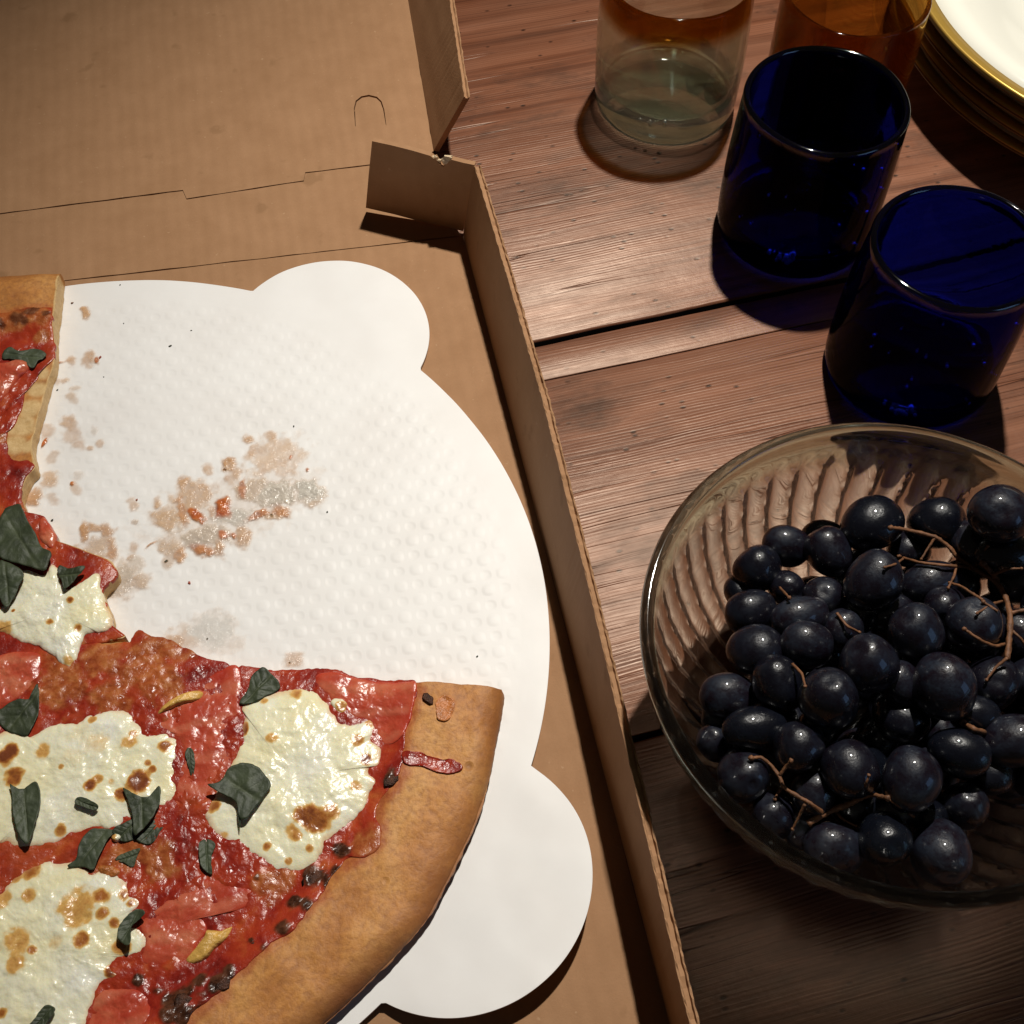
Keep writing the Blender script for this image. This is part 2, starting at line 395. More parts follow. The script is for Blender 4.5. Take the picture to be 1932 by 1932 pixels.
def mat_leaf():
    N = NT("wilted_basil"); v = N.coord("Object"); n1 = N.noise(v, 120, 4, .6)
    vein = N.attr("vein")
    oi = N.add("ObjectInfo").outputs['Random']
    col = N.ramp(n1, [(.3, (.016, .022, .010)), (.7, (.048, .062, .028))])
    col = N.mix(N.math('MULTIPLY', oi, .7), col, N.ramp(n1, [(.3, (.045, .060, .035)), (.7, (.085, .105, .060))]))
    col = N.mix(N.math('MULTIPLY', vein, .55), col, (.075, .090, .045))
    p = N.principled(Base_Color=col, Roughness=.55, Normal=N.bump(N.noise(v, 300, 3), .6, .0008)); p.inputs['Specular IOR Level'].default_value = .4
    return N.done(p)
def mat_glass(name, color, ior=1.5, clear=0.0, clear_color=(1, 1, 1), band=None, wav=.25, rough=0.0, sheen=1.0, fineamt=.10, base_rough=0.0, solid=0.0, rim=0.0):
    N = NT(name); v = N.coord("Object")
    h = N.math('ADD', N.noise(v, 45, 2), N.math('MULTIPLY', N.noise(v, 330, 2), fineamt))
    if base_rough:
        spz = N.add("SeparateXYZ"); N.t.links.new(v, spz.inputs[0])
        bm_ = N.ramp(N.math('MULTIPLY', spz.outputs[2], 10.0), [(.10, 1.0), (.26, 0.0)])
        h = N.math('ADD', h, N.math('MULTIPLY', N.math('MULTIPLY', N.noise(v, 420, 3), bm_), base_rough))
    nrm = N.bump(h, wav, .0016)
    col = color
    ccol = clear_color
    if band:
        sp = N.add("SeparateXYZ"); N.t.links.new(v, sp.inputs[0])
        z = N.math('ADD', sp.outputs[2], N.math('MULTIPLY', N.noise(v, 26, 2), .010))
        f = N.ramp(N.math('MULTIPLY', z, 10.0), [(band[0] * 10, 0.0), (band[1] * 10, 1.0)])
        col = N.mix(f, color, band[2]); ccol = N.mix(f, clear_color, band[2])
    rf = N.add("BsdfRefraction", i_Roughness=rough, i_IOR=ior, i_Normal=nrm); N.set(rf.inputs['Color'], col)
    gl = N.add("BsdfGlossy", i_Roughness=.045, i_Normal=nrm); gl.inputs['Color'].default_value = (1, 1, 1, 1)
    fr = N.add("Fresnel", i_IOR=1 + (ior - 1) * sheen, i_Normal=nrm)
    if rim:                                             # reflection raised at the lip to paint in the bright rim line
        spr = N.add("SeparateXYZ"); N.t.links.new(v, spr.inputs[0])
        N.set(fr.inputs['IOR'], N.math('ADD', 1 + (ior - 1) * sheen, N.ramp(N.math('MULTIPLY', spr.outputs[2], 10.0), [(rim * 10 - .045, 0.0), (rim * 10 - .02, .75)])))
    g = N.add("MixShader"); N.t.links.new(fr.outputs[0], g.inputs[0]); N.t.links.new(rf.outputs[0], g.inputs[1]); N.t.links.new(gl.outputs[0], g.inputs[2])
    if clear <= 0: return N.done(g)
    t = N.add("BsdfTransparent"); N.set(t.inputs[0], ccol)
    lw = N.add("LayerWeight", i_Blend=.35); fc = N.math('MULTIPLY', N.math('SUBTRACT', 1.0, N.math('POWER', lw.outputs['Facing'], 1.6)), clear)   # thin wall face-on, full glass towards the edge
    if solid:                                           # the thick base stays solid glass
        sp2 = N.add("SeparateXYZ"); N.t.links.new(v, sp2.inputs[0])
        fc = N.math('MULTIPLY', fc, N.ramp(N.math('MULTIPLY', sp2.outputs[2], 10.0), [(solid * 10 - .01, .35), (solid * 10 + .03, 1.0)]))
    mx = N.add("MixShader"); N.t.links.new(fc, mx.inputs[0]); N.t.links.new(g.outputs[0], mx.inputs[1]); N.t.links.new(t.outputs[0], mx.inputs[2])
    return N.done(mx)
def mat_grape():
    N = NT("dark_grape_skin"); v = N.coord("Object"); oi = N.add("ObjectInfo").outputs['Random']
    off = N.add("VectorMath", operation='ADD'); N.t.links.new(v, off.inputs[0])
    cb = N.add("CombineXYZ"); N.set(cb.inputs[0], N.math('MULTIPLY', oi, 9.0)); N.set(cb.inputs[1], N.math('MULTIPLY', oi, 23.0)); N.t.links.new(cb.outputs[0], off.inputs[1])
    bl = N.noise(off.outputs[0], 1.6, 5, .65); fine = N.noise(off.outputs[0], 9, 4, .7)
    bloom = N.math('MULTIPLY', N.ramp(bl, [(.40, .05), (.62, 1.0)]), N.ramp(fine, [(.3, .35), (.6, 1.0)]))
    bloom = N.math('MULTIPLY', bloom, N.math('ADD', .15, N.math('MULTIPLY', oi, .9)))
    skin = N.mix(oi, (.0030, .0038, .0070), (.0085, .0042, .0075))
    col = N.mix(bloom, skin, (.0105, .0155, .027))
    p = N.principled(Base_Color=col, Roughness=N.math('ADD', .24, N.math('MULTIPLY', bloom, .40)), Normal=N.bump(fine, .12, .02), Coat_Weight=.8, Coat_Roughness=.06)
    p.inputs['Specular IOR Level'].default_value = .28
    return N.done(p)
def mat_smear():
    N = NT("grease_and_sauce_smear"); v = N.coord("Object")
    d = N.attr("dens"); rd = N.attr("red"); gy = N.attr("grey")
    n = N.noise(v, 260, 4, .6); n2 = N.noise(v, 90, 4, .6)
    col = N.ramp(n2, [(.3, (.55, .28, .105)), (.7, (.76, .46, .21))])
    col = N.mix(gy, col, N.ramp(n, [(.3, (.50, .44, .36)), (.7, (.70, .65, .57))]))
    col = N.mix(rd, col, N.ramp(n, [(.3, (.34, .05, .012)), (.7, (.58, .16, .04))]))
    a = N.math('MULTIPLY', N.math('MULTIPLY', d, N.math('ADD', .98, N.math('MULTIPLY', rd, .3))), N.ramp(n, [(.25, .6), (.6, 1.0)]), True)
    p = N.principled(Base_Color=col, Roughness=.16, Normal=N.bump(N.math('ADD', n, n2), .8, .0013)); p.inputs['Specular IOR Level'].default_value = .6
    t = N.add("BsdfTransparent"); mx = N.add("MixShader"); N.t.links.new(a, mx.inputs[0]); N.t.links.new(t.outputs[0], mx.inputs[1]); N.t.links.new(p.outputs[0], mx.inputs[2])
    return N.done(mx)

M_WOOD = mat_wood(); M_CARD = mat_card(); M_CRUST = mat_crust(); M_SAUCE = mat_sauce(); M_CHEESE = mat_cheese()
M_TOM = mat_tomato(); M_LEAF = mat_leaf(); M_GRAPE = mat_grape(); M_SMEAR = mat_smear()
M_STEM = mat_simple("dry_grape_stem", (.15, .060, .022), .62, .45, 300, .5, .0006)
M_TORN = mat_simple("torn_paper", (.66, .50, .32), .85, .12, 200, .4)
M_PORC = mat_simple("white_porcelain", (.80, .78, .68), .12, .015, 20)
M_GOLD = mat_simple("gilt_band", (.60, .37, .075), .30, .06, 60, Metallic=.55)
M_EDGE = mat_simple("gilt_rim_dark_reflection", (.16, .10, .04), .3, .2, 60, Metallic=.7)  # dark reflection in the gilt edge put into its colour
M_YEL = mat_simple("pale_tomato_core", (.62, .36, .085), .3, .3, 180, .5, .0008)
M_JOINT_DARK = mat_simple("joint_grime_and_shade", (.016, .009, .006), .7, .3, 200)  # grime plus painted shade, so the open joint stays black
M_CHAR = mat_simple("charred_topping", (.075, .026, .012), .45, .6, 380, .8, .0010)

# ================================================================== table
table = thing("table", "old reddish brown varnished plank table under the pizza box and glasses", "table")
pd = np.array([math.cos(R(PLANK_ANG)), math.sin(R(PLANK_ANG))]); pn = np.array([-pd[1], pd[0]])
g0 = np.array([.0104, .3988])                        # a point on the open joint between two planks
def plank(o0, o1, seed, z=0.0):
    """one plank between distances o0..o1 across the table from the open joint"""
    nx, bev = 420, (.0004 if seed in (21, 23) else .0011)
    s = np.linspace(-1.0, 1.15, nx)
    def edge(off, sd): return off + fbm(s, s * 0 + round(off * 100) * 1.7, .07, 3, 5) * .0022 + fbm(s, s * 0 + sd, .012, 3, seed) * .0005
    e0 = edge(o0, 1.3); e1 = edge(o1, 5.7)
    rows = [(e0, -.028), (e0, z - bev), (e0 + bev * .4, z - bev * .35), (e0 + bev * 1.3, z), (e0 * .5 + e1 * .5, z), (e1 - bev * 1.3, z), (e1 - bev * .4, z - bev * .35), (e1, z - bev), (e1, -.028)]
    V = []; F = []
    for off, zz in rows:
        p = g0 + np.outer(s, pd) + np.outer(off, pn); V += [(a[0], a[1], zz) for a in p]
    for r in range(len(rows) - 1):
        for i in range(nx - 1): F.append((r * nx + i, r * nx + i + 1, (r + 1) * nx + i + 1, (r + 1) * nx + i))
    k = len(rows)
    for i in range(nx - 1): F.append((i + 1, i, (k - 1) * nx + i, (k - 1) * nx + i + 1))
    F.append([r * nx for r in range(k)]); F.append([r * nx + nx - 1 for r in range(k)][::-1])
    o = mesh_obj("plank", V, F, M_WOOD, table, True); o.data.materials.append(M_JOINT_DARK)
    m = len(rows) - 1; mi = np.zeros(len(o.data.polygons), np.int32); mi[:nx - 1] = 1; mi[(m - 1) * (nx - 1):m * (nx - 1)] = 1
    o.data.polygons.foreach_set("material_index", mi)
    return o
for o0, o1, sd, z in ((.0017, .300, 3, 0), (.3025, .46, 9, -.0004), (.4625, .70, 14, 0), (-.0233, -.0017, 21, -.0002), (-.211, -.0238, 23, -.0002), (-.43, -.2135, 33, 0), (-.66, -.4325, 41, 0)):
    plank(o0, o1, sd, z)
ub = [g0 + pd * a + pn * b for a, b in ((-1.02, -.68), (1.17, -.68), (1.17, .72), (-1.02, .72))]
slab("joint_light_block", [tuple(p) for p in ub], -.045, -.0285, mat_simple("dark_light_block", (.02, .012, .008), .8), table)  # dark board added to keep world light out of the joints

# ================================================================== pizza box
box = thing("pizza_box", "open brown corrugated cardboard pizza box lying on the wooden table", "box")
TH = .003
def line_pts(a, b, n): return [a + (b - a) * t for t in np.linspace(0, 1, n)]
corner = at(*zp('fl', 912, 760), TH)[:2]
wd = np.array([.20739, -.97826]); wn = np.array([.97826, .20739])        # along the side wall, outward
front = corner + wd * .445
B0 = at(0, 533, TH)[:2]; B1 = at(690, 455, TH)[:2]
bdir = (B1 - B0) / np.linalg.norm(B1 - B0)
backL = corner - bdir * .46
# rough cut edges so that no border is ruler-straight
def rag(P, amp=.0005, step=.004, seed=0):
    out = []
    P = [np.asarray(p, float) for p in P]
    for a, b in zip(P, P[1:] + P[:1]):
        n = max(1, int(np.linalg.norm(b - a) / step))
        for i in range(n):
            q = a + (b - a) * i / n
            if 0 < i: q = q + (np.array([_hash(np.array(q[0] * 1e5 // 1), np.array(q[1] * 1e5 // 1), seed), _hash(np.array(q[1] * 1e5 // 1), np.array(q[0] * 1e5 // 1), seed + 5)]) - .5) * 2 * amp
            out.append(tuple(q))
    return out
gap = .0007
nB = np.array([-bdir[1], bdir[0]])
floor_poly = [backL - nB * gap / 2, corner - nB * gap / 2, front, backL + wd * .445]
slab("base_floor", rag(floor_poly, .0002, .02), .0006, TH, M_CARD, box)
# back wall, folded down flat behind the base; its far edge carries the notched fold to the lid
fold_px = [(-30, 407), (345, 359.5), (352, 375.5), (573, 341.5), (576, 326), (700, 311), (790, 301)]
fold = [at(x, y, TH)[:2] for x, y in fold_px]
fold[0] = fold[0] - (fold[1] - fold[0]) / np.linalg.norm(fold[1] - fold[0]) * .19
bw_right = corner + bdir * -.0012
back_poly = [backL + nB * gap / 2, bw_right + nB * gap / 2, fold[-1] - nB * gap] + [f - nB * gap * .6 for f in fold[::-1][1:]]
slab("back_wall", rag(back_poly, .00025, .008, 2), .0006, TH, M_CARD, box)
# lid panel with the U-shaped thumb cut
lr0 = at(818, 285, TH)[:2]; lr1 = at(770, 0, TH)[:2]; ldir = (lr1 - lr0) / np.linalg.norm(lr1 - lr0)
lid_far = lr0 + ldir * .45
lid_poly = [f + nB * gap * .6 for f in fold] + [lr0, lid_far, lid_far - np.array([.46 * math.cos(R(9)), .46 * math.sin(R(9))])]
uin = [(671, 238), (669.5, 205), (673, 192), (683, 184.5), (696, 182.2), (710, 185.5), (718, 193), (723, 207), (728, 236)]
uc = np.array([698, 214.])
uo = []
for i, p in enumerate(uin):
    p = np.array(p, float); d = p - uc; wdt = 2.6 * math.sin(math.pi * (i + .35) / (len(uin) - .3)) + .8
    uo.append((p, p + d / np.linalg.norm(d) * wdt))
hole = [at(*q[0], TH)[:2] for q in uo] + [at(*q[1], TH)[:2] for q in uo[::-1]]
slab("lid_panel", rag(lid_poly, .00025, .008, 4), .0006, TH, M_CARD, box, holes=[hole])
slab("outer_liner", [backL + wd * .2, corner + wd * .2 - bdir * .004, lr0 - bdir * .006, lid_far - bdir * .006, lid_far - bdir * .44, fold[0]], .0001, .0005, M_CARD, box)
def wall(name, bot, top, thick, seed, parent=box, side=1):
    """corrugated wall: inner face from bot to top, a ragged cut edge with the flute channel open between the two liners"""
    bot = np.asarray(bot); top = np.asarray(top); n = len(bot); rr = np.random.default_rng(seed)
    T = np.gradient(bot, axis=0); T /= np.linalg.norm(T, axis=1)[:, None]
    U = top - bot; U /= np.linalg.norm(U, axis=1)[:, None]; N_ = np.cross(T, U) * side
    j = lambda a: rr.uniform(-a, a, n)[:, None]
    ch = .0008 + .0009 * rr.random(n)[:, None]
    rows = [bot, top + U * j(.0004) + N_ * j(.0001), top + N_ * .0006 + U * j(.0004) + N_ * j(.00015), top + N_ * .0009 - U * ch, top + N_ * (thick - .0010) - U * ch,
            top + N_ * (thick - .0007) + U * j(.0005) + N_ * j(.0002), top + N_ * thick + U * j(.0005) + N_ * j(.0002), bot + N_ * thick]
    k = len(rows); V = [tuple(p) for r in rows for p in r]; F = []
    for r in range(k):
        r2 = (r + 1) % k
        for i in range(n - 1): F.append((r * n + i, r * n + i + 1, r2 * n + i + 1, r2 * n + i))
    F.append([r * n for r in range(k)]); F.append([r * n + n - 1 for r in range(k)][::-1])
    o = mesh_obj(name, V, F, M_CARD, parent, False)
    bm = bmesh.new(); bm.from_mesh(o.data); bmesh.ops.recalc_face_normals(bm, faces=bm.faces[:]); bm.to_mesh(o.data); bm.free()
    return o
WH = .050
ns = 230; sa = np.linspace(0, .445, ns)
lean = np.interp(sa, [0, .07, .15, .25, .35, .40, .445], [.0073, .0080, .0084, .0056, .0016, -.0006, -.0014])
bot = np.c_[corner + np.outer(sa, wd), np.full(ns, TH + .0002)]
top = np.c_[corner + np.outer(sa, wd) + np.outer(lean, wn), np.full(ns, WH) + fbm(sa, sa * 0, .06, 3, 5) * .0012]
wall("side_wall", bot, top, .0034, 3, side=-1)
# lid side wall, leaning outwards, its near end cut at a slant
la = at(818, 284, TH); lt_near = at(876, 182, WH); lt_far = at(848, 0, WH)
nl = 170; sl = np.linspace(0, 1, nl)
lb = np.array([np.r_[lr0 + ldir * .44 * s, TH + .0002] for s in sl])
td = (lt_far - lt_near); td /= np.linalg.norm(td)
top_line = np.array([lt_near + td * (.44 * s - .0) for s in sl])
# slanted near end: bottom starts at the hinge, top starts further back
lb_shift = lb.copy()
o_lw = wall("lid_side_wall", lb_shift, top_line, .0032, 8, side=1)
# corner flap folded into the box, notched at its torn top
FR0 = np.array([*corner, TH + .0004]) + np.array([-.0006, .003, 0]); FR1 = np.array([*at(*zp('fl', 984, 283), WH)])
FL0 = np.array([-.0780, .4868, .0072]); FL1 = np.array(at(701, 266, WH))
def flap(u, v): return FR0 * (1 - u) * (1 - v) + FL0 * u * (1 - v) + FR1 * (1 - u) * v + FL1 * u * v
fnrm = np.cross(FL0 - FR0, FR1 - FR0); fnrm /= np.linalg.norm(fnrm)
if fnrm[1] < 0: fnrm = -fnrm
fpoly = [(-.012, 0), (.2, .004), (.45, -.006), (.7, .006), (1, 0), (1.0, .5), (.995, 1.0), (.8, 1.005), (.6, 1.0), (.42, .985), (.385, .955), (.37, .975), (.345, .93), (.32, .90), (.285, .875), (.26, .92), (.24, .955), (.215, 1.0), (.1, .995), (-.008, 1.0)]
panel("corner_flap", fpoly, [], lambda u, v: tuple(flap(u, v)), lambda u, v: tuple(flap(u, v) + fnrm * .0027), M_CARD, box)
for (u, v, s) in ((.255, .97, .0030), (.375, .955, .0014), (.33, .925, .0012)):       # torn paper fibres
    V, F = [], []
    c = flap(u, v) + fnrm * .0010
    ico = bmesh.new(); bmesh.ops.create_icosphere(ico, subdivisions=2, radius=s)
    for vv in ico.verts:
        q = np.array(vv.co); q = q * np.array([1.15, .55, 1.0]) * (1 + .7 * (random.random() - .5)); V.append(tuple(c + q))
    F = [[x.index for x in f.verts] for f in ico.faces]; ico.free()
    mesh_obj("torn_fibre", V, F, M_TORN, box, False)

# ================================================================== white tray
TC = np.array([-.18735, .23349]); TR = .20335
lobes = [(TC + np.array([.0956, .1653]), .0507), (TC + np.array([.1656, -.1011]), .0521), (TC - np.array([.0956, .1653]), .0515), (TC - np.array([.1656, -.1011]), .0515)]
na = 960; ang = np.linspace(0, 2 * math.pi, na, endpoint=False); rad = np.full(na, TR)
for c, r in lobes:
    d = c - TC; dx = np.cos(ang); dy = np.sin(ang); bq = dx * d[0] + dy * d[1]; disc = r * r - (d @ d - bq ** 2)
    far = np.where(disc > 0, bq + np.sqrt(np.maximum(disc, 0)), 0); rad = np.maximum(rad, far)
tray_out = TC + np.c_[np.cos(ang), np.sin(ang)] * rad[:, None]
TZ = .0052
def tray_z(x, y, s=None):
    r = np.hypot(x - TC[0], y - TC[1]); z = np.full_like(np.asarray(x, float), TZ)
    for i, (c, rr) in enumerate(lobes):
        u = (c - TC) / np.linalg.norm(c - TC); al = (x - TC[0]) * u[0] + (y - TC[1]) * u[1]; ac = np.abs(-(x - TC[0]) * u[1] + (y - TC[1]) * u[0])
        z = z + (.0015, .0095, .004, .004)[i] * sstep(.165, .262, al) * sstep(.10, .04, ac)
    z = z + fbm(x, y, .09, 2, 4) * .0010 + fbm(x, y, .035, 3, 9) * .0016 * sstep(.185, .21, r)
    return z
tray = blob("pizza_tray", tray_out, TC, 110, lambda x, y, s: tray_z(x, y), lambda x, y: tray_z(x, y) - .0011, mat_tray(TC), None, under=True, sharp=40)
tag(tray, "white embossed paperboard tray with rounded corner lobes lying inside the pizza box", "tray")
# smears: thin films of grease and sauce, one patch each
DOT = 2 * math.pi / .0150
def dots(x, y):
    a = R(9); u = x * math.cos(a) + y * math.sin(a); v = -x * math.sin(a) + y * math.cos(a)
    return np.cos(u * DOT) * np.cos(v * DOT)
def smear(zone, x0, y0, x1, y1, spots, seed, res=.0006):
    """spots: (x, y, rx, ry, rot, density, red, grey) in the zone's own units"""
    C = zpts(zone, [(x0, y0), (x1, y0), (x1, y1), (x0, y1)], TZ)
    lo = C.min(0); hi = C.max(0); nx = int((hi[0] - lo[0]) / res) + 1; ny = int((hi[1] - lo[1]) / res) + 1
    X, Y = np.meshgrid(np.linspace(lo[0], hi[0], nx), np.linspace(lo[1], hi[1], ny)); x = X.ravel(); y = Y.ravel()
    # picture position of each vertex
    P = np.c_[x, y, np.full_like(x, TZ)] - CC; dd = P @ FW; px = 966 + FPX * (P @ RT) / dd; py = 966 - FPX * (P @ UP) / dd
    X0, Y0, s = ZONES[zone]; u = (px / .7728 - X0) * s; v = (py / .7728 - Y0) * s
    wx = fbm(x, y, .010, 4, seed) * 95 * s / 3.5; wy = fbm(x, y, .010, 4, seed + 50) * 95 * s / 3.5
    fx = fbm(x, y, .0024, 3, seed + 7)
    D = np.zeros_like(x); RD = np.zeros_like(x); GR = np.zeros_like(x)
    for (cx, cy, rx, ry, rot, de, re, gr) in spots:
        rx *= 1.14; ry *= 1.14; a = R(rot); du = (u + wx * .85) - cx; dv = (v + wy * .85) - cy
        p = (du * math.cos(a) + dv * math.sin(a)) / rx; q = (-du * math.sin(a) + dv * math.cos(a)) / ry
        r = np.hypot(p, q) + fx * .85 + .16 * dots(x, y)
        m = sstep(1.14, .42, r) * de
        D = np.maximum(D, m)
        RD = np.where(m > .12, np.maximum(RD * (1 - m * (re == 0) * .0), m * re), RD); GR = np.where(m > .1, np.maximum(GR, gr * sstep(1.1, .5, r)), GR)
    e = np.minimum(np.minimum(x - lo[0], hi[0] - x), np.minimum(y - lo[1], hi[1] - y)); D = D * sstep(0, .002, e)
    z = tray_z(x, y) + .00022 + D * .0005 + D * np.maximum(fx, 0) * .0012
    keep = D > .015
    F = []
    K = keep.reshape(ny, nx); anyk = K[:-1, :-1] | K[1:, :-1] | K[:-1, 1:] | K[1:, 1:]
    ii, jj = np.nonzero(anyk); ids = ii * nx + jj
    F = np.c_[ids, ids + 1, ids + nx + 1, ids + nx]
    used = np.unique(F); remap = np.full(nx * ny, -1); remap[used] = np.arange(len(used))
    o = mesh_obj("sauce_smear", np.c_[x, y, z][used], remap[F], M_SMEAR, tray, True, dict(dens=D[used], red=np.clip(RD, 0, 1)[used], grey=np.clip(GR, 0, 1)[used]))
    return o
smear('c6', 150, 100, 1800, 1450, [
    (820, 900, 620, 270, -14, .16, 0, .1), (1320, 640, 380, 260, -14, .12, 0, 0),
    (1320, 420, 250, 200, -10, .42, 0, 0), (1290, 220, 60, 60, 0, .5, 0, 0), (1090, 260, 58, 52, 0, .62, .05, 0), (1120, 360, 40, 60, 0, .5, .1, 0),
    (900, 470, 55, 70, 20, .75, .1, 0), (960, 580, 75, 80, 0, .5, .05, 0), (720, 500, 45, 45, 0, .45, .1, 0),
    (1100, 690, 160, 90, -15, .7, 0, .5), (1330, 720, 230, 100, -12, .85, 0, .9), (1590, 720, 120, 120, 0, .8, 0, 1), (1650, 830, 60, 50, 0, .6, 0, .4),
    (620, 760, 190, 150, -10, .55, .1, .1), (530, 640, 55, 70, 15, .7, .2, 0), (700, 690, 60, 60, 0, .6, .15, 0), (380, 930, 140, 120, 0, .62, 0, .1), (310, 800, 50, 60, 20, .6, 0, 0), (520, 900, 45, 150, -12, .75, .45, 0),
    (640, 900, 75, 60, 10, .95, 1, 0), (870, 850, 75, 110, 0, .95, 1, 0), (780, 870, 60, 60, 0, .6, .35, 0), (1030, 670, 30, 90, 5, .8, .75, 0), (1150, 890, 110, 45, -25, .9, .65, 0), (1360, 870, 110, 60, 25, .75, .55, 0), (1290, 920, 120, 40, 0, .6, .1, .2),
    (700, 1080, 260, 120, -5, .75, .05, .75), (950, 930, 200, 90, -12, .6, 0, .9), (420, 1180, 110, 110, 0, .6, .05, .3), (1030, 1080, 80, 110, 0, .7, .3, .3), (830, 1200, 60, 95, 0, .7, .3, .2), (680, 1220, 100, 60, 0, .8, .65, .1), (480, 1250, 65, 90, 15, .75, .35, 0), (380, 1310, 60, 60, 0, .5, .1, .4),
    (960, 1080, 40, 40, 0, .9, .9, 0), (850, 1090, 40, 45, 0, .9, .9, 0), (1460, 400, 16, 20, 0, .9, .9, 0), (1588, 525, 16, 24, 0, .9, 1, 0)], 31)
smear('c6', -330, 380, 260, 1560, [(80, 800, 48, 55, 0, .4, .1, 0), (125, 960, 32, 28, 0, .55, 0, .5), (110, 1170, 38, 60, 0, .4, 0, 0), (160, 1480, 85, 95, 0, .6, .05, .4), (100, 1340, 70, 110, 0, .4, 0, .6), (20, 1420, 90, 130, 0, .4, 0, .7),
    (230, 1170, 60, 9, -28, .7, .5, 0), (70, 1265, 50, 14, -30, .55, .2, 0)], 77)
smear('c2', 560, 200, 1300, 900, [(660, 310, 45, 90, 10, .75, .15, 0), (770, 290, 70, 35, 0, .6, .15, 0), (850, 300, 65, 62, 0, .75, .25, .2), (760, 440, 160, 90, 0, .6, .05, .4), (880, 480, 60, 110, 0, .7, .3, .2), (930, 760, 110, 90, 0, .6, .05, .7), (960, 660, 90, 120, 0, .45, 0, .8)], 41)
smear('c2', 1200, 880, 1932, 1340, [(1660, 1100, 190, 150, 0, .34, 0, 1), (1480, 1150, 150, 100, 0, .36, 0, .2), (1380, 1180, 90, 60, 0, .55, .1, 0), (1830, 1190, 90, 70, 0, .22, 0, .4)], 43)
smear('c1', 250, 270, 900, 1932, [(678, 410, 42, 48, 0, .75, .05, 0), (555, 775, 42, 40, 0, .5, .1, 0), (470, 790, 60, 12, -8, .8, .9, 0), (705, 765, 62, 52, 0, .55, .1, 0), (770, 770, 22, 28, 20, .9, .9, 0), (520, 930, 32, 28, 0, .4, 0, 0), (455, 930, 40, 30, 0, .3, 0, 0), (582, 1055, 48, 52, 0, .42, 0, .3),
    (545, 1260, 58, 75, 0, .48, 0, 0), (560, 1370, 90, 70, 0, .32, 0, 0), (370, 1330, 60, 60, 0, .34, 0, 0), (610, 1450, 50, 55, 0, .35, 0, 0), (745, 1325, 30, 40, 0, .3, 0, .8), (700, 1487, 26, 22, 0, .45, .05, 0), (795, 1440, 34, 44, 20, .4, .1, 0), (340, 1445, 14, 46, 28, .95, 1, 0),
    (415, 1545, 46, 46, 0, .36, 0, .2), (385, 1705, 70, 62, 0, .5, .05, 0), (600, 1665, 40, 40, 0, .26, 0, .5), (610, 1780, 40, 60, -20, .3, .1, 0), (425, 1850, 48, 60, 0, .36, 0, .1), (575, 1735, 14, 16, 0, .9, .9, 0), (265, 1860, 70, 80, 0, .75, .2, .1)], 45)
smear('c5', 540, 90, 760, 220, [(640, 150, 60, 52, 0, .42, 0, 0)], 47)
# crumbs and herb flecks
def fleck(px, py, r, mat, parent, zb, el=1.0, rot=0.0, name="crumb", hh=.6):
    ico = bmesh.new(); bmesh.ops.create_icosphere(ico, subdivisions=2, radius=1)
    c = at(px, py, zb); V = []
    for v in ico.verts:
        q = np.array(v.co) * (1 + .5 * (random.random() - .5)); x, y = q[0] * r * el, q[1] * r / el ** .5
        V.append((c[0] + x * math.cos(rot) - y * math.sin(rot), c[1] + x * math.sin(rot) + y * math.cos(rot), c[2] + q[2] * r * hh))
    F = [[x.index for x in f.verts] for f in ico.faces]; ico.free()
    return mesh_obj(name, V, F, mat, parent, True)
M_HERB = mat_simple("dry_herb", (.035, .035, .02), .7, .4, 500)
M_RED = mat_simple("sauce_crumb", (.30, .05, .02), .4, .4, 500)
for (zn, x, y, r, m) in (('cs', 730, 430, .0011, M_HERB), ('cs', 820, 363, .0006, M_HERB), ('cs', 515, 168, .0006, M_HERB), ('c6', 372, 1300, .0011, M_HERB), ('c6', 1275, 907, .0013, M_HERB), ('c6', 875, 513, .0012, M_STEM), ('c6', 570, 1487, .0009, M_RED), ('c6', 1752, 880, .0007, M_HERB), ('c6', 1465, 142, .0006, M_HERB),
    ('c1', 567, 321, .0009, M_STEM), ('c1', 450, 1006, .0007, M_HERB), ('c1', 788, 748, .0011, M_RED), ('c1', 815, 903, .0005, M_HERB), ('c1', 972, 481, .0005, M_HERB), ('c5', 622, 163, .0007, M_HERB), ('c5', 1727, 126, .0006, M_HERB), ('c2', 1630, 1158, .0007, M_HERB), ('c2', 410, 225, .0009, M_HERB), ('c2', 1075, 65, .0007, M_RED), ('c2', 1488, 715, .0009, M_RED)):
    fleck(*zp(zn, x, y), r * .62, m, tray, TZ + .0003, 1.3, random.random() * 3)

# ================================================================== pizza
PC = np.array([-.200, .222])
# outer edge of the crust as radius over direction
arc_px = [zp('c5', *p) for p in ((1884, 350), (1872, 470), (1845, 620), (1800, 850), (1730, 1080), (1640, 1290), (1540, 1490), (1440, 1680))] + [(700, 1850), (610, 1932)]
arc = np.array([at(x, y, .012)[:2] for x, y in arc_px]); aa = np.arctan2(arc[:, 1] - PC[1], arc[:, 0] - PC[0]); ar = np.hypot(arc[:, 0] - PC[0], arc[:, 1] - PC[1])
topc = np.array([at(x, y, .014)[:2] for x, y in ((0, 517), (60, 513), (105, 512))]); ta = np.arctan2(topc[:, 1] - PC[1], topc[:, 0] - PC[0]); tr = np.hypot(topc[:, 0] - PC[0], topc[:, 1] - PC[1])
ka = np.r_[aa, [R(-130), R(-160), R(-179)], ta, [R(140), R(165), R(181)], [R(40), R(65)]]; kr = np.r_[ar, [.205, .205, .206], tr, [.210, .207, .206], [.205, .21]]
od = np.argsort(ka); ka, kr = ka[od], kr[od]
def Rout(t): return np.interp(np.mod(t + math.pi, 2 * math.pi) - math.pi, ka, kr)
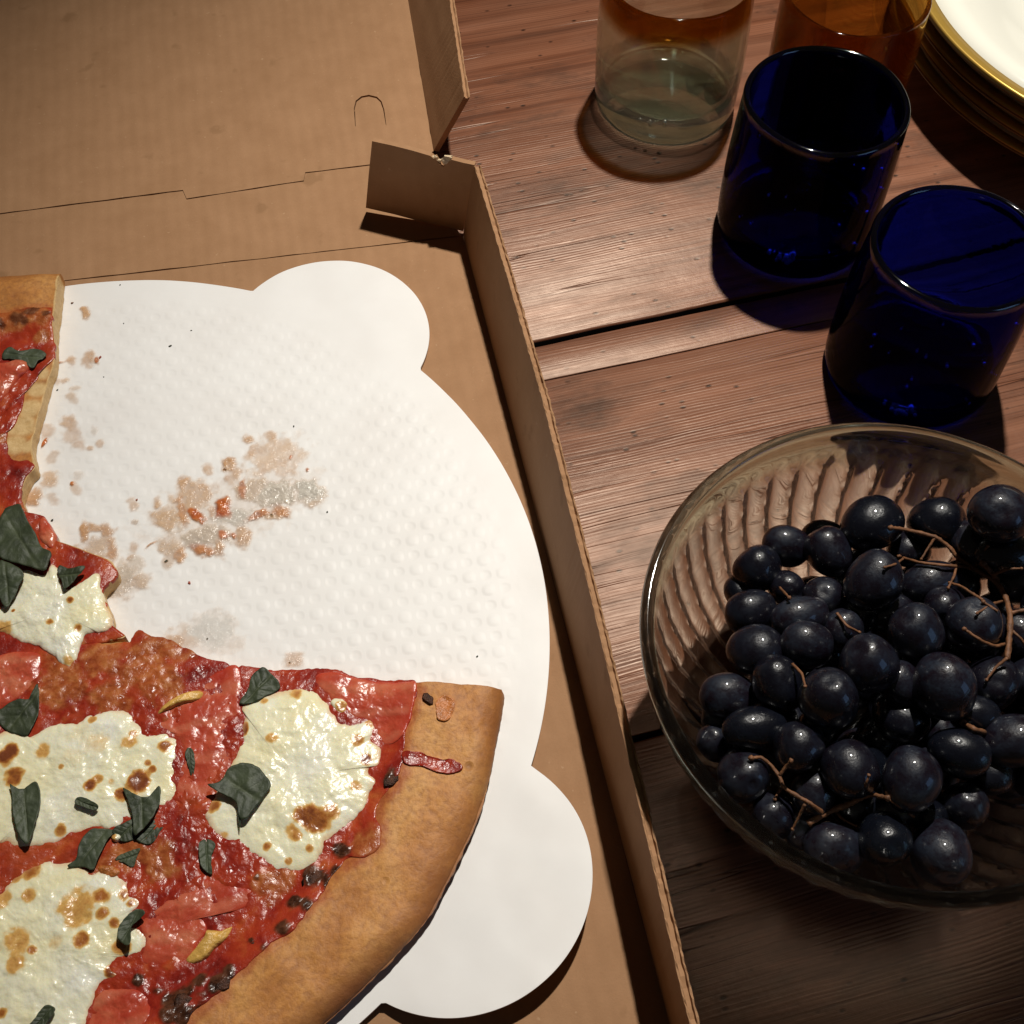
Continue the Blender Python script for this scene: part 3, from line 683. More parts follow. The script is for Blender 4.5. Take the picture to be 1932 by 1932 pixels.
def pizza_top(x, y):
    """height of the dough's upper face"""
    d = Rout(np.arctan2(y - PC[1], x - PC[0])) - np.hypot(x - PC[0], y - PC[1])
    t = .0068 + .0040 * sstep(.046, .032, d)
    t = t - .0070 * (1 - np.sqrt(np.clip(1 - (1 - np.clip(d / .011, 0, 1)) ** 2, 0, 1)))
    return TZ + .0008 + t + fbm(x, y, .035, 3, 3) * .0022 * sstep(.055, .03, d) + fbm(x, y, .012, 3, 6) * .0015 + np.clip(fbm(x, y, .016, 2, 66) - .25, 0, 1) * .003
from mathutils.kdtree import KDTree
def near_mask(x, y, pts, w, seed):
    kd = KDTree(len(pts))
    for i, p in enumerate(pts): kd.insert((p[0], p[1], 0), i)
    kd.balance(); n = fbm(x, y, .006, 3, seed)
    out = np.zeros_like(x); sel = np.nonzero(Rout(np.arctan2(y - PC[1], x - PC[0])) - np.hypot(x - PC[0], y - PC[1]) < .06)[0]
    for i in sel: out[i] = kd.find((x[i], y[i], 0))[2]
    m = np.zeros_like(x); m[sel] = sstep(w, 0, out[sel] - n[sel] * w * 1.6); return m
def crust_attrs(x, y, s):
    d = Rout(np.arctan2(y - PC[1], x - PC[0])) - np.hypot(x - PC[0], y - PC[1])
    b = sstep(.012, .0, d) * (.35 + 1.1 * np.clip(fbm(x, y, .03, 4, 12) + .28, 0, 1)) + np.clip(fbm(x, y, .02, 4, 15) * 1.7 - .25, 0, 1) * .5
    return dict(brown=np.clip(b, 0, 1), dough=np.zeros_like(x))
def arc_pts(t0, t1, n): t = np.linspace(t0, t1, n); return PC + np.c_[np.cos(t), np.sin(t)] * Rout(t)[:, None]

# ---- the larger uneaten part
pizza = thing("pizza", "larger uneaten part of a tomato, mozzarella and basil pizza, nearest the viewer", "pizza")
edge_l = np.r_[zpts('c2', [(900, 1190), (960, 1215), (1020, 1195), (1090, 1120), (1180, 1150), (1340, 1190), (1430, 1240), (1500, 1255), (1600, 1315), (1760, 1345), (1830, 1385)], .0125),
               zpts('c5', [(345, 185), (460, 205), (560, 215), (650, 212), (800, 205), (900, 215), (1050, 258), (1300, 275), (1380, 300), (1480, 298), (1650, 312), (1830, 325)], .0135)]
lower_out = np.r_[edge_l, arc_pts(aa[0], R(-179), 60), [PC + np.array([-.10, -.003]), PC + np.array([-.03, -.002])]]
lower_d = densify(lower_out, 760, .0004, .003, 2)
cL = np.array([-.115, .155])
# sauce
sauce_in = np.r_[zpts('c2', [(905, 1185), (960, 1212), (1020, 1190), (1090, 1090), (1180, 1125), (1340, 1175), (1430, 1230), (1500, 1240), (1600, 1305), (1760, 1335), (1830, 1378)], .0130),
    zpts('c5', [(345, 175), (460, 195), (560, 208), (650, 205), (800, 197), (900, 212), (1050, 255), (1300, 270), (1375, 305), (1355, 430), (1310, 590), (1290, 700), (1285, 800), (1220, 915), (1150, 1000), (1140, 1080), (1180, 1190), (1130, 1290), (1030, 1330), (950, 1340), (880, 1440), (820, 1540), (730, 1650), (640, 1770)], .0128),
    zpts('c4', [(1850, 850), (1700, 990), (1600, 1070), (1500, 1180), (1400, 1250), (1320, 1320), (1250, 1420), (1150, 1520), (900, 1750)], .0128),
    [PC + np.array([.02, -.165]), PC + np.array([-.06, -.15]), PC + np.array([-.12, -.10]), PC + np.array([-.14, -.004]), PC + np.array([-.06, .001])]]
sauce_d = densify(sauce_in, 900, .0011, .0035, 5)
def lower_attr(x, y, s):
    a = crust_attrs(x, y, s); a['stain'] = near_mask(x, y, sauce_d, .0045, 71) * .85; return a
crust = blob("crust", lower_d, cL, 150, lambda x, y, s: pizza_top(x, y), lambda x, y: tray_z(x, y) + .0006 + .0045 * sstep(.010, .0, Rout(np.arctan2(y - PC[1], x - PC[0])) - np.hypot(x - PC[0], y - PC[1])), M_CRUST, pizza, lower_attr, .8, sharp=62)
char_sp = [zpts('c5', [(x, y)], .013)[0].tolist() + [r / 2.415 * .7728 / 4480] for x, y, r in ((1220, 850, 50), (770, 1440, 75), (920, 1270, 42), (905, 1400, 40), (650, 1590, 36), (435, 1430, 26), (1440, 380, 40), (860, 1480, 40), (740, 1600, 40))] + \
          [zpts('c4', [(x, y)], .013)[0].tolist() + [r / 2.76 * .7728 / 4480] for x, y, r in ((1210, 1240, 110), (1500, 1110, 52), (1350, 1090, 40), (1910, 740, 55), (1560, 1050, 40), (1740, 390, 30), (1700, 830, 18), (1790, 880, 40), (930, 1090, 30), (1280, 1330, 70))]
bake_sp = [zpts('c2', [(x, y)], .013)[0].tolist() + [r / 3.22 * .7728 / 4480] for x, y, r in ((1150, 1350, 330), (500, 1500, 230), (850, 1330, 250), (1250, 1480, 260), (900, 1600, 200))] + \
          [zpts('c4', [(x, y)], .013)[0].tolist() + [r / 2.76 * .7728 / 4480] for x, y, r in ((880, 240, 110), (1080, 300, 120), (700, 330, 110), (1850, 420, 110))] + \
          [zpts('c5', [(1110, 1230)], .013)[0].tolist() + [95 / 2.415 * .7728 / 4480]]
def spotmask(x, y, sp, seed, amp=.5):
    m = np.zeros_like(x); n = fbm(x, y, .006, 4, seed) * 2 * amp
    for cx, cy, r in sp: m = np.maximum(m, sstep(1.15, .6, np.hypot(x - cx, y - cy) / r + n))
    return m
def sauce_attr(x, y, s):
    return dict(baked=spotmask(x, y, bake_sp, 21, .8) * .9, char=np.maximum(spotmask(x, y, char_sp, 22, 1.1), .0))
def sauce_z(x, y, s):
    return pizza_top(x, y) + .0013 * np.sqrt(np.clip(1 - s ** 6, 0, 1)) + fbm(x, y, .011, 4, 31) * .0015 * (1 - s ** 8) + fbm(x, y, .0025, 3, 33) * .0009 * (1 - s ** 10) + spotmask(x, y, char_sp, 22, 1.1) * (.0003 + fbm(x, y, .0022, 3, 44) * .0016)
blob("sauce", sauce_d, cL + np.array([-.01, .0]), 190, sauce_z, lambda x, y: pizza_top(x, y) - .0016, M_SAUCE, pizza, sauce_attr, .85, under=True)

def topping(name, zone, pts, zc, n, rings, thick, mat, parent, rough=.0007, rscale=.004, seed=0, center=None, toast=(), red=(), pw=2.3, nz=.0009, sink=.0015, edgew=.86, base=None, tsc=1.0):
    O = zpts(zone, pts, zc); O = densify(O, n, rough, rscale, seed)
    c = zpts(zone, [center], zc)[0] if center else O.mean(0)
    s_ = ZONES[zone][2]; k = .7728 / s_ / 4480
    sp = []
    for t in toast:
        q = zpts(zone, [t[:2]], zc)[0]; sp.append((q[0], q[1], t[2] * k, t[3] if len(t) > 3 else .7))
    bz = base or pizza_top
    def zf(x, y, s): return bz(x, y) + .0008 + thick * np.clip(1 - s ** (pw * 1.6), 0, 1) ** .62 + fbm(x, y, .008, 4, seed + 3) * nz * 2 * (1 - s ** 6) + fbm(x, y, .0026, 3, seed + 9) * nz * .7 * (1 - s ** 6)
    def af(x, y, s):
        t = np.zeros_like(x); nn = fbm(x, y, .0045, 4, seed + 60) * 1.1
        for cx, cy, r, a in sp: t = np.maximum(t, a * sstep(1.25, .35, np.hypot(x - cx, y - cy) / r + nn))
        return dict(toast=t, edge=sstep(edgew, 1.0, s) * (.55 + fbm(x, y, .012, 3, seed + 5)))
    return blob(name, O, c, rings, zf, lambda x, y: bz(x, y) - sink, mat, parent, af, .9, under=True)
tz = .0145
# tomato slices
topping("tomato_slice", 'c3', [(1240, 290), (1300, 200), (1500, 90), (1700, -30), (1850, -90), (1900, 60), (1905, 300), (1860, 500), (1820, 680), (1720, 830), (1620, 960), (1500, 1030), (1350, 1080), (1380, 880), (1400, 700), (1410, 520), (1330, 440), (1230, 400)], tz, 260, 40, .0008, M_TOM, pizza, .0006, .006, 101, (1600, 500), nz=.0008)
topping("tomato_slice", 'c5', [(780, 225), (900, 222), (1050, 262), (1300, 280), (1372, 305), (1345, 450), (1290, 600), (1190, 640), (1120, 560), (1060, 490), (960, 480), (880, 420), (840, 350), (770, 290)], tz, 240, 40, .0011, M_TOM, pizza, .0006, .006, 103, (1090, 400), nz=.0008)
topping("tomato_slice", 'c4', [(930, 700), (1100, 560), (1250, 440), (1400, 390), (1600, 420), (1710, 490), (1650, 590), (1540, 625), (1420, 625), (1360, 660), (1390, 740), (1330, 840), (1270, 950), (1100, 990), (950, 950), (960, 830)], tz, 260, 40, .0009, M_TOM, pizza, .0007, .006, 105, (1200, 700), nz=.0009)
topping("tomato_slice", 'c4', [(640, 1170), (780, 1130), (960, 1170), (1030, 1300), (960, 1420), (800, 1500), (600, 1450)], tz, 200, 30, .0010, M_TOM, pizza, .0007, .006, 107, (800, 1300), nz=.0009)
topping("tomato_slice", 'c2', [(-120, 1330), (40, 1270), (180, 1245), (310, 1270), (315, 1400), (240, 1550), (100, 1650), (-60, 1700), (-160, 1500)], tz, 200, 30, .0016, M_TOM, pizza, .0006, .006, 109, (90, 1450), nz=.001)
topping("tomato_core", 'c4', [(1245, 945), (1290, 880), (1360, 790), (1390, 735), (1480, 740), (1560, 715), (1520, 800), (1440, 860), (1380, 930), (1300, 965)], tz + .001, 120, 16, .0022, M_YEL, pizza, .0006, .004, 121, nz=.001)
topping("tomato_core", 'c3', [(1235, 290), (1280, 230), (1400, 150), (1520, 105), (1600, 120), (1560, 180), (1430, 220), (1310, 260)], tz + .001, 120, 16, .0024, M_YEL, pizza, .0005, .004, 123, nz=.0009)
# cheese
C1T = [(320, 600, 75, .42), (760, 560, 130, .22), (560, 620, 110, .16), (730, 350, 40, .5), (1050, 450, 42, .62), (1010, 540, 75, .42), (1310, 550, 60, .72), (1165, 685, 28, .62), (1200, 735, 30, .62), (715, 880, 58, .85), (770, 820, 45, .5), (1090, 850, 105, .9), (960, 940, 60, .8), (470, 1210, 48, .55), (110, 800, 80, .7), (60, 620, 95, 1.0), (490, 720, 30, .55), (880, 840, 30, .3), (640, 460, 150, .14)]
topping("melted_cheese", 'c3', [(-120, 520), (-20, 440), (60, 430), (170, 450), (260, 460), (370, 400), (480, 370), (620, 370), (740, 300), (860, 270), (1030, 265), (1060, 340), (1110, 410), (1170, 460), (1290, 440), (1380, 470), (1415, 560), (1410, 680), (1375, 770), (1380, 880), (1340, 990), (1240, 1070), (1110, 1110), (1000, 1150), (870, 1200), (730, 1210), (600, 1250), (420, 1310), (280, 1350), (130, 1360), (40, 1320), (-120, 1330), (-220, 1150), (-230, 800)], tz, 420, 70, .0022, M_CHEESE, pizza, .0015, .0045, 201, (600, 800), C1T)
C2T = [(660, 350, 45, .55), (470, 390, 32, .5), (520, 620, 40, .4), (1020, 630, 38, .5), (1075, 735, 40, .95), (720, 1080, 80, .8), (800, 1100, 75, .75), (870, 1050, 55, .55), (650, 1170, 60, .5), (490, 1250, 28, .6), (740, 1260, 28, .5), (615, 1330, 20, .5), (180, 1010, 48, .75), (1010, 890, 40, .4), (1090, 520, 32, .5), (230, 1180, 28, .3), (355, 555, 34, .95)]
topping("melted_cheese", 'c5', [(350, 400), (450, 350), (560, 318), (680, 308), (790, 340), (850, 420), (900, 505), (1000, 510), (1110, 495), (1132, 560), (1095, 620), (1152, 680), (1150, 750), (1100, 800), (1115, 850), (1085, 950), (1040, 1040), (990, 1100), (900, 1170), (830, 1220), (800, 1290), (770, 1350), (680, 1385), (560, 1380), (470, 1340), (400, 1280), (300, 1225), (210, 1200), (150, 1140), (125, 1060), (170, 950), (230, 830), (290, 720), (330, 600), (345, 500)], tz, 420, 70, .0024, M_CHEESE, pizza, .0015, .0045, 203, (640, 850), C2T)
C3T = [(530, 600, 130, .42), (200, 510, 55, .42), (20, 530, 65, .42), (560, 810, 52, .68), (110, 850, 100, .40), (110, 980, 75, .38), (222, 885, 32, .62), (20, 1310, 42, .6), (680, 520, 60, .6), (690, 640, 45, .6), (745, 1025, 48, .8), (770, 700, 34, .6), (720, 300, 95, .5), (840, 520, 40, .75), (880, 570, 34, .65), (380, 830, 45, .22), (830, 860, 60, .55), (200, 340, 70, .6), (100, 380, 60, .55)]
topping("melted_cheese", 'c4', [(-140, 500), (0, 500), (60, 420), (130, 350), (250, 290), (330, 280), (450, 290), (560, 330), (640, 350), (760, 330), (850, 420), (900, 500), (940, 560), (900, 640), (890, 700), (940, 740), (990, 820), (970, 880), (880, 920), (780, 950), (750, 1000), (795, 1050), (740, 1090), (680, 1130), (640, 1230), (590, 1310), (560, 1400), (480, 1500), (300, 1540), (0, 1540), (-160, 1400), (-220, 900)], tz, 420, 70, .0022, M_CHEESE, pizza, .0015, .0045, 205, (330, 880), C3T)
topping("cheese_bit", 'c5', [(860, 380), (930, 365), (965, 400), (950, 450), (890, 440)], tz + .001, 70, 10, .0016, M_CHEESE, pizza, .0006, .003, 207, toast=[(930, 420, 40, .5)])
topping("cheese_bit", 'c3', [(870, 1265), (900, 1235), (945, 1245), (950, 1280), (900, 1300)], tz + .001, 60, 10, .0020, M_CHEESE, pizza, .0004, .003, 209, toast=[(890, 1270, 40, .5)])
# drips of sauce and baked bits on the rim
topping("sauce_drip", 'c5', [(1290, 690), (1400, 700), (1500, 735), (1590, 740), (1645, 785), (1600, 812), (1510, 815), (1420, 780), (1300, 765)], tz + .002, 120, 14, -.0002, M_SAUCE, pizza, .0006, .003, 131, nz=.0006)
M_ORG = mat_simple("oily_orange_sauce", (.46, .15, .032), .3, .35, 240, .6, .0008)
topping("sauce_drip", 'c5', [(1485, 395), (1540, 365), (1590, 400), (1590, 450), (1550, 510), (1500, 500), (1485, 440)], tz + .002, 80, 12, -.0004, M_ORG, pizza, .0006, .003, 135, nz=.0005)
topping("sauce_drip", 'c4', [(650, 300), (740, 290), (790, 340), (720, 380), (650, 350)], tz + .003, 80, 12, .0012, M_ORG, pizza, .0008, .003, 139, nz=.0010)

def leaf(zone, pts, lift, parent, seed, base=None, curl=.0013):
    lift = lift * .62 if lift < .0045 else lift
    """a wilted leaf: crinkled sheet with its own thickness, a midrib along its length"""
    zc = tz + .0025
    O = densify(zpts(zone, pts, zc), 72, .00025, .002, seed); c = O.mean(0); rings = 12
    d = O - c; U, S_, Vt = np.linalg.svd(d, full_matrices=False); ax = Vt[0]; L = np.abs(d @ ax).max(); W = np.abs(d @ Vt[1]).max()
    bz = base or pizza_top
    X = [c[None]]; S = [np.zeros(1)]
    for s in np.arange(1, rings + 1) / rings: X.append(c + d * s); S.append(np.full(len(O), s))
    XY = np.concatenate(X); S = np.concatenate(S); x, y = XY.T; rel = XY - c; u = rel @ ax / L; v = rel @ Vt[1] / W
    rr = np.random.default_rng(seed)
    z = bz(x, y) + lift + curl * (np.abs(v) ** 1.5 * rr.uniform(-.5, 1.0) + u * rr.uniform(-.6, .6)) + fbm(x, y, .006, 3, seed) * .0022
    vein = np.exp(-(v / .07) ** 2) + .5 * np.exp(-((np.mod(u * 3.2 - np.abs(v) * 1.3, 1) - .5) / .09) ** 2)
    z = z - .0005 * np.clip(vein, 0, 1)
    n = len(O); idx = lambda r, j: 1 + (r - 1) * n + j % n
    F = [(0, idx(1, j), idx(1, j + 1)) for j in range(n)]
    for r in range(1, rings): F += [(idx(r, j), idx(r + 1, j), idx(r + 1, j + 1), idx(r, j + 1)) for j in range(n)]
    m = len(XY); V = np.r_[np.c_[XY, z], np.c_[XY, z - .00035]]
    F2 = [tuple(i + m for i in f[::-1]) for f in F]; F3 = [(idx(rings, j), idx(rings, j) + m, idx(rings, j + 1) + m, idx(rings, j + 1)) for j in range(n)]
    area = 0.5 * np.sum(O[:, 0] * np.roll(O[:, 1], -1) - np.roll(O[:, 0], -1) * O[:, 1]); FF = F + F2 + F3
    if area < 0: FF = [f[::-1] for f in FF]
    return mesh_obj("basil_leaf", V, FF, M_LEAF, parent, True, dict(vein=np.clip(np.r_[vein, vein], 0, 1)))
leaf('c2', [(0, 1690), (120, 1620), (230, 1610), (290, 1500), (292, 1700), (250, 1820), (190, 1900), (80, 1880), (0, 1830), (-60, 1750)], .0040, pizza, 301)
leaf('c3', [(80, 850), (160, 890), (270, 830), (312, 880), (322, 1000), (280, 1180), (220, 1325), (150, 1250), (110, 1100), (98, 950)], .0048, pizza, 302)
leaf('c3', [(965, 878), (1060, 930), (1160, 950), (1250, 865), (1262, 950), (1210, 1100), (1130, 1200), (1060, 1260), (1040, 1100), (1000, 970)], .0048, pizza, 303)
leaf('c3', [(1300, 1095), (1250, 1200), (1165, 1310), (1060, 1275), (1120, 1200), (1210, 1100)], .0030, pizza, 304)
leaf('c3', [(885, 1210), (800, 1190), (700, 1200), (620, 1300), (590, 1420), (520, 1490), (640, 1490), (725, 1515), (780, 1400), (830, 1290)], .0040, pizza, 305)
leaf('c3', [(1090, 1340), (1010, 1360), (930, 1390), (888, 1430), (960, 1450), (1030, 1485), (1060, 1410)], .0030, pizza, 306)
leaf('c3', [(1560, 1300), (1620, 1268), (1682, 1310), (1650, 1420), (1660, 1545), (1590, 1510), (1560, 1420)], .0030, pizza, 307)
leaf('c3', [(598, 975), (650, 958), (775, 1020), (742, 1062), (660, 1035), (600, 1010)], .0052, pizza, 308, curl=.0005)
leaf('c3', [(1460, 555), (1500, 560), (1524, 650), (1500, 780), (1470, 690), (1448, 610)], .0038, pizza, 309, curl=.0005)
leaf('c3', [(1060, 1105), (960, 1150), (880, 1210), (950, 1290), (1060, 1262), (1050, 1180)], .0036, pizza, 310)
leaf('c5', [(318, 392), (370, 300), (390, 230), (455, 178), (495, 205), (560, 290), (470, 350), (400, 388)], .0038, pizza, 311)
leaf('c5', [(140, 890), (210, 875), (270, 790), (350, 765), (430, 780), (480, 830), (512, 895), (470, 960), (410, 1040), (370, 1092), (330, 1085), (315, 1010), (280, 970), (200, 930)], .0055, pizza, 312)
leaf('c5', [(318, 1000), (330, 1040), (334, 1135), (326, 1135), (316, 1050)], .0056, pizza, 313, curl=.0002)
leaf('c4', [(920, 608), (982, 640), (890, 720), (885, 855), (798, 810), (822, 700)], .0048, pizza, 314)
leaf('c4', [(310, 1258), (375, 1280), (330, 1360), (290, 1420), (200, 1430), (240, 1350)], .0052, pizza, 315)
for (zn, x, y, r) in (('c5', 770, 1440, .0036), ('c5', 1220, 860, .0024), ('c5', 925, 1265, .0018), ('c4', 1500, 1115, .0022), ('c4', 1240, 1250, .0034), ('c4', 1745, 390, .0014), ('c4', 1705, 830, .0008), ('c5', 1440, 375, .0020)):
    q = at(*zp(zn, x, y), .0135); fleck(*zp(zn, x, y), r, M_CHAR, pizza, float(pizza_top(q[0:1], q[1:2])[0]) + .0009, 1.3, random.random() * 3, "charred_bit", .16)

# ---- the slice further back on the left
pslice = thing("pizza_slice", "pizza slice at the left with bare dough edge facing the empty tray", "pizza slice")
up_edge = np.r_[zpts('c1', [(466, 75), (480, 120), (462, 300), (432, 545), (430, 760), (380, 940), (330, 1120), (290, 1270), (250, 1430), (268, 1560), (280, 1620), (215, 1700), (165, 1830)], .0125),
                zpts('c2', [(185, 100), (250, 230), (330, 200), (400, 270), (440, 345), (425, 470), (545, 545), (620, 500), (700, 520), (800, 540), (880, 560), (925, 650), (890, 715), (815, 790), (850, 900), (885, 1000), (880, 1090), (930, 1170)], .0115)]
upper_out = np.r_[up_edge, [PC + np.array([-.02, .0015]), PC + np.array([-.10, .001])], arc_pts(R(179), float(ta[-1]), 34)]
upper_d = densify(upper_out, 620, .0004, .003, 12)
cU = np.array([-.258, .300])
def upper_attr(x, y, s):
    a = crust_attrs(x, y, s)
    bare = spotmask(x, y, [tuple(zpts('c1', [(u, v)], .0125)[0]) + (r / 3.22 * .7728 / 4300,) for u, v, r in ((300, 1000, 90), (240, 1150, 110), (180, 1300, 120), (130, 1430, 100), (340, 880, 70), (230, 1450, 70))], 91, .3)
    d = Rout(np.arctan2(y - PC[1], x - PC[0])) - np.hypot(x - PC[0], y - PC[1])
    a['dough'] = np.clip(np.maximum(bare, sstep(.975, .99, s) * sstep(.003, .006, d)), 0, 1); a['brown'] = a['brown'] * (1 - a['dough']); a['stain'] = near_mask(x, y, s_up_d, .003, 72) * .7 * (1 - a['dough']); return a
s_up = np.r_[zpts('c1', [(-300, 470), (0, 440), (200, 412), (400, 395), (428, 420), (428, 560), (422, 745), (340, 830), (285, 868), (295, 920), (200, 1000), (172, 1150), (105, 1290), (62, 1340), (55, 1450), (85, 1540), (245, 1570), (272, 1620), (205, 1700), (160, 1830)], .0130),
             zpts('c2', [(190, 110), (255, 235), (335, 205), (400, 275), (438, 345), (422, 468), (540, 552), (620, 505), (700, 525), (800, 545), (880, 565), (922, 650), (888, 712), (812, 788), (848, 900), (882, 1000), (876, 1090), (915, 1165)], .0120),
             [PC + np.array([-.02, -.0025]), PC + np.array([-.10, -.0025]), PC + np.array([-.13, .08]), PC + np.array([-.10, .13])]]
s_up_d = densify(s_up, 640, .0009, .003, 15)
blob("crust", upper_d, cU, 130, lambda x, y, s: pizza_top(x, y), lambda x, y: tray_z(x, y) + .0005, M_CRUST, pslice, upper_attr, .8, sharp=62)
bake_up = [tuple(zpts('c1', [(u, v)], .013)[0]) + (r / 3.22 * .7728 / 4300,) for u, v, r in ((150, 480, 130), (320, 460, 110), (30, 510, 120), (330, 600, 70), (30, 1390, 60))] + [tuple(zpts('c2', [(u, v)], .013)[0]) + (r / 3.22 * .7728 / 4480,) for u, v, r in ((600, 1320, 160), (230, 120, 70))]
char_up = [tuple(zpts('c1', [(u, v)], .013)[0]) + (r / 3.22 * .7728 / 4300,) for u, v, r in ((280, 430, 55), (380, 440, 40), (130, 480, 70), (20, 520, 60), (210, 500, 40))]
blob("sauce", s_up_d, np.array([-.262, .300]), 130,
     lambda x, y, s: pizza_top(x, y) + .0014 * np.sqrt(np.clip(1 - s ** 6, 0, 1)) + fbm(x, y, .010, 4, 36) * .0017 * (1 - s ** 8) + fbm(x, y, .0025, 3, 38) * .0009 * (1 - s ** 10),
     lambda x, y: pizza_top(x, y) - .0016, M_SAUCE, pslice, lambda x, y, s: dict(baked=spotmask(x, y, bake_up, 23, .6), char=spotmask(x, y, char_up, 24, .9) * .8), .85, under=True)
topping("tomato_slice", 'c1', [(-220, 850), (-60, 800), (60, 790), (150, 765), (238, 800), (215, 850), (150, 905), (80, 1000), (0, 1090), (-120, 1130), (-230, 1000)], tz, 200, 30, .0032, M_TOM, pslice, .0006, .006, 141, (20, 900), nz=.0012)
topping("melted_cheese", 'c2', [(-160, 990), (-60, 930), (0, 900), (60, 880), (110, 800), (150, 700), (190, 620), (330, 640), (400, 560), (450, 580), (480, 690), (525, 755), (640, 700), (780, 642), (802, 760), (830, 880), (882, 1000), (850, 1075), (760, 1105), (665, 1130), (640, 1210), (590, 1300), (540, 1375), (460, 1330), (380, 1270), (300, 1210), (170, 1180), (30, 1100), (-120, 1100)], tz, 380, 60, .0021, M_CHEESE, pslice, .0015, .0045, 211, (430, 950), [(560, 860, 42, .72), (400, 1030, 42, .6), (622, 1070, 42, .6), (110, 945, 16, .7), (540, 1330, 60, .4), (20, 1080, 80, .4)])
leaf('c2', [(50, 130), (150, 98), (185, 150), (230, 250), (280, 330), (330, 440), (412, 488), (385, 570), (352, 628), (200, 590), (60, 550), (0, 520), (-60, 350), (0, 230)], .0050, pslice, 321)
leaf('c2', [(0, 555), (60, 560), (187, 640), (150, 760), (100, 850), (48, 918), (0, 840), (-60, 700)], .0052, pslice, 322)
leaf('c2', [(468, 580), (560, 610), (675, 600), (600, 690), (508, 772), (488, 700), (452, 650)], .0050, pslice, 323)
leaf('c1', [(15, 690), (70, 652), (140, 680), (260, 652), (352, 700), (290, 760), (240, 812), (160, 760), (60, 742), (10, 740)], .0036, pslice, 324)
topping("tomato_slice", 'c2', [(310, 230), (345, 200), (400, 270), (440, 345), (420, 440), (360, 430), (300, 360)], tz, 80, 14, .0022, M_TOM, pslice, .0004, .003, 143, nz=.0008)
for (x, y, r) in ((262, 190, .0016),): fleck(*zp('c1', x, y), r, M_CHAR, pslice, .0165, 1.1, 1.0, "charred_bit", .35)

# ================================================================== drinking glasses
def tumbler(name, label, xy, h, r_rim, r_base, mat, group, seed, lean=(0, 0), tw=.0030, bot=.013, glint_bubbles=0, bmat=None):
    ro = lambda z: r_base + (r_rim - r_base) * (z / h) ** 1.1 + .0010 * math.sin(math.pi * z / h)
    prof = [(0, .0012), (r_base * .55, .0010), (r_base - .0055, .0002), (r_base - .0022, .0006), (r_base - .0004, .0030)]
    for z in np.linspace(.008, h - .004, 16): prof.append((ro(z), z))
    e = tw / 2
    for a in np.linspace(0, math.pi, 9): prof.append((ro(h - .002) - e + e * 1.12 * math.cos(a), h - .0022 + e * 1.25 * math.sin(a)))
    for z in np.linspace(h - .005, bot + .006, 14): prof.append((ro(z) - tw, z))
    ri = ro(bot) - tw
    prof += [(ri - .0006, bot + .0030), (ri - .0030, bot + .0008), (ri * .75, bot), (ri * .4, bot + .0006), (0, bot + .0012)]
    rr = np.random.default_rng(seed); ph = rr.uniform(0, 6.28, 4)
    def wob(r, z, a, i): return (.00045 * math.sin(2 * a + ph[0] + z * 20) + .0003 * math.sin(3 * a + ph[1] - z * 35) + .00022 * math.sin(5 * a + ph[2] + z * 60)) * min(1, z / .012 + .3)
    V, F = lathe(prof, 112, wob)
    V = [(x + lean[0] * z, y + lean[1] * z, z + .0004) for x, y, z in V]
    root = thing(name, label, "glass", group); root.location = (xy[0], xy[1], 0)
    o = mesh_obj("glass_body", V, F, mat, root, True)
    for i in range(glint_bubbles):                        # glass seeds, added as bright beads on the inner wall for lamp glints
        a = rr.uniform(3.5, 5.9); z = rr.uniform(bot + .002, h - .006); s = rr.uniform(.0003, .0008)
        if i < glint_bubbles * .45: a = rr.normal(4.42, .09); z = bot + abs(rr.normal(.001, .0022)); s = rr.uniform(.0006, .0016)
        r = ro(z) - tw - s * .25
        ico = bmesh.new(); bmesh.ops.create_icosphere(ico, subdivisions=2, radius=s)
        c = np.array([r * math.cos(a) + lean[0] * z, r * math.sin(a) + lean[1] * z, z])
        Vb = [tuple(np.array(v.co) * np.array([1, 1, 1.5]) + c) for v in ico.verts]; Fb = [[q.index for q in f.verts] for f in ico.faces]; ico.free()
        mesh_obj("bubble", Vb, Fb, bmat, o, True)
    return root
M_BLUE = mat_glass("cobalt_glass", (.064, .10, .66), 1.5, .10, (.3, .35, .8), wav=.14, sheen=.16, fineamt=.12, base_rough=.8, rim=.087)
M_CLEAR = mat_glass("clear_recycled_glass", (.74, .96, .87), 1.5, .84, (.985, .99, .975), band=(.069, .079, (.58, .33, .07)), wav=.025, solid=.0165)
M_AMBER = mat_glass("amber_glass", (.62, .40, .14), 1.5, .62, (.72, .52, .24), wav=.03, sheen=.9, solid=.0135)
M_BUB = mat_simple("glint_sparkle", (.85, .88, .95), .15, .1, 60)  # bright beads that show as lamp glints through the glass
M_GLINT_CLEAR = mat_simple("glint_sparkle_clear", (.7, .7, .6), .12, .1, 60, Metallic=.9)
GG = "tumblers standing on the table"
tumbler("drinking_glass", "clear tumbler with an amber band round its rim, beside the box lid", (.0880, .5795), .086, .0403, .0403, M_CLEAR, GG, 1, (-.01, -.035), .0028, .016, 10, M_GLINT_CLEAR)
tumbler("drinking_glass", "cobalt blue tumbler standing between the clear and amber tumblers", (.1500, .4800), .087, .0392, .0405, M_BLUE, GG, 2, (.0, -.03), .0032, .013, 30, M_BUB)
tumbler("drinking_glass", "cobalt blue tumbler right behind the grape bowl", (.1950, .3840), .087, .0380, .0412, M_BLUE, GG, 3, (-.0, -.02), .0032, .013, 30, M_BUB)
tumbler("drinking_glass", "amber brown tumbler next to the stack of gold-rimmed plates", (.1770, .5620), .086, .0372, .0372, M_AMBER, GG, 4, (.0, -.02), .0026, .013, 8, M_GLINT_CLEAR)

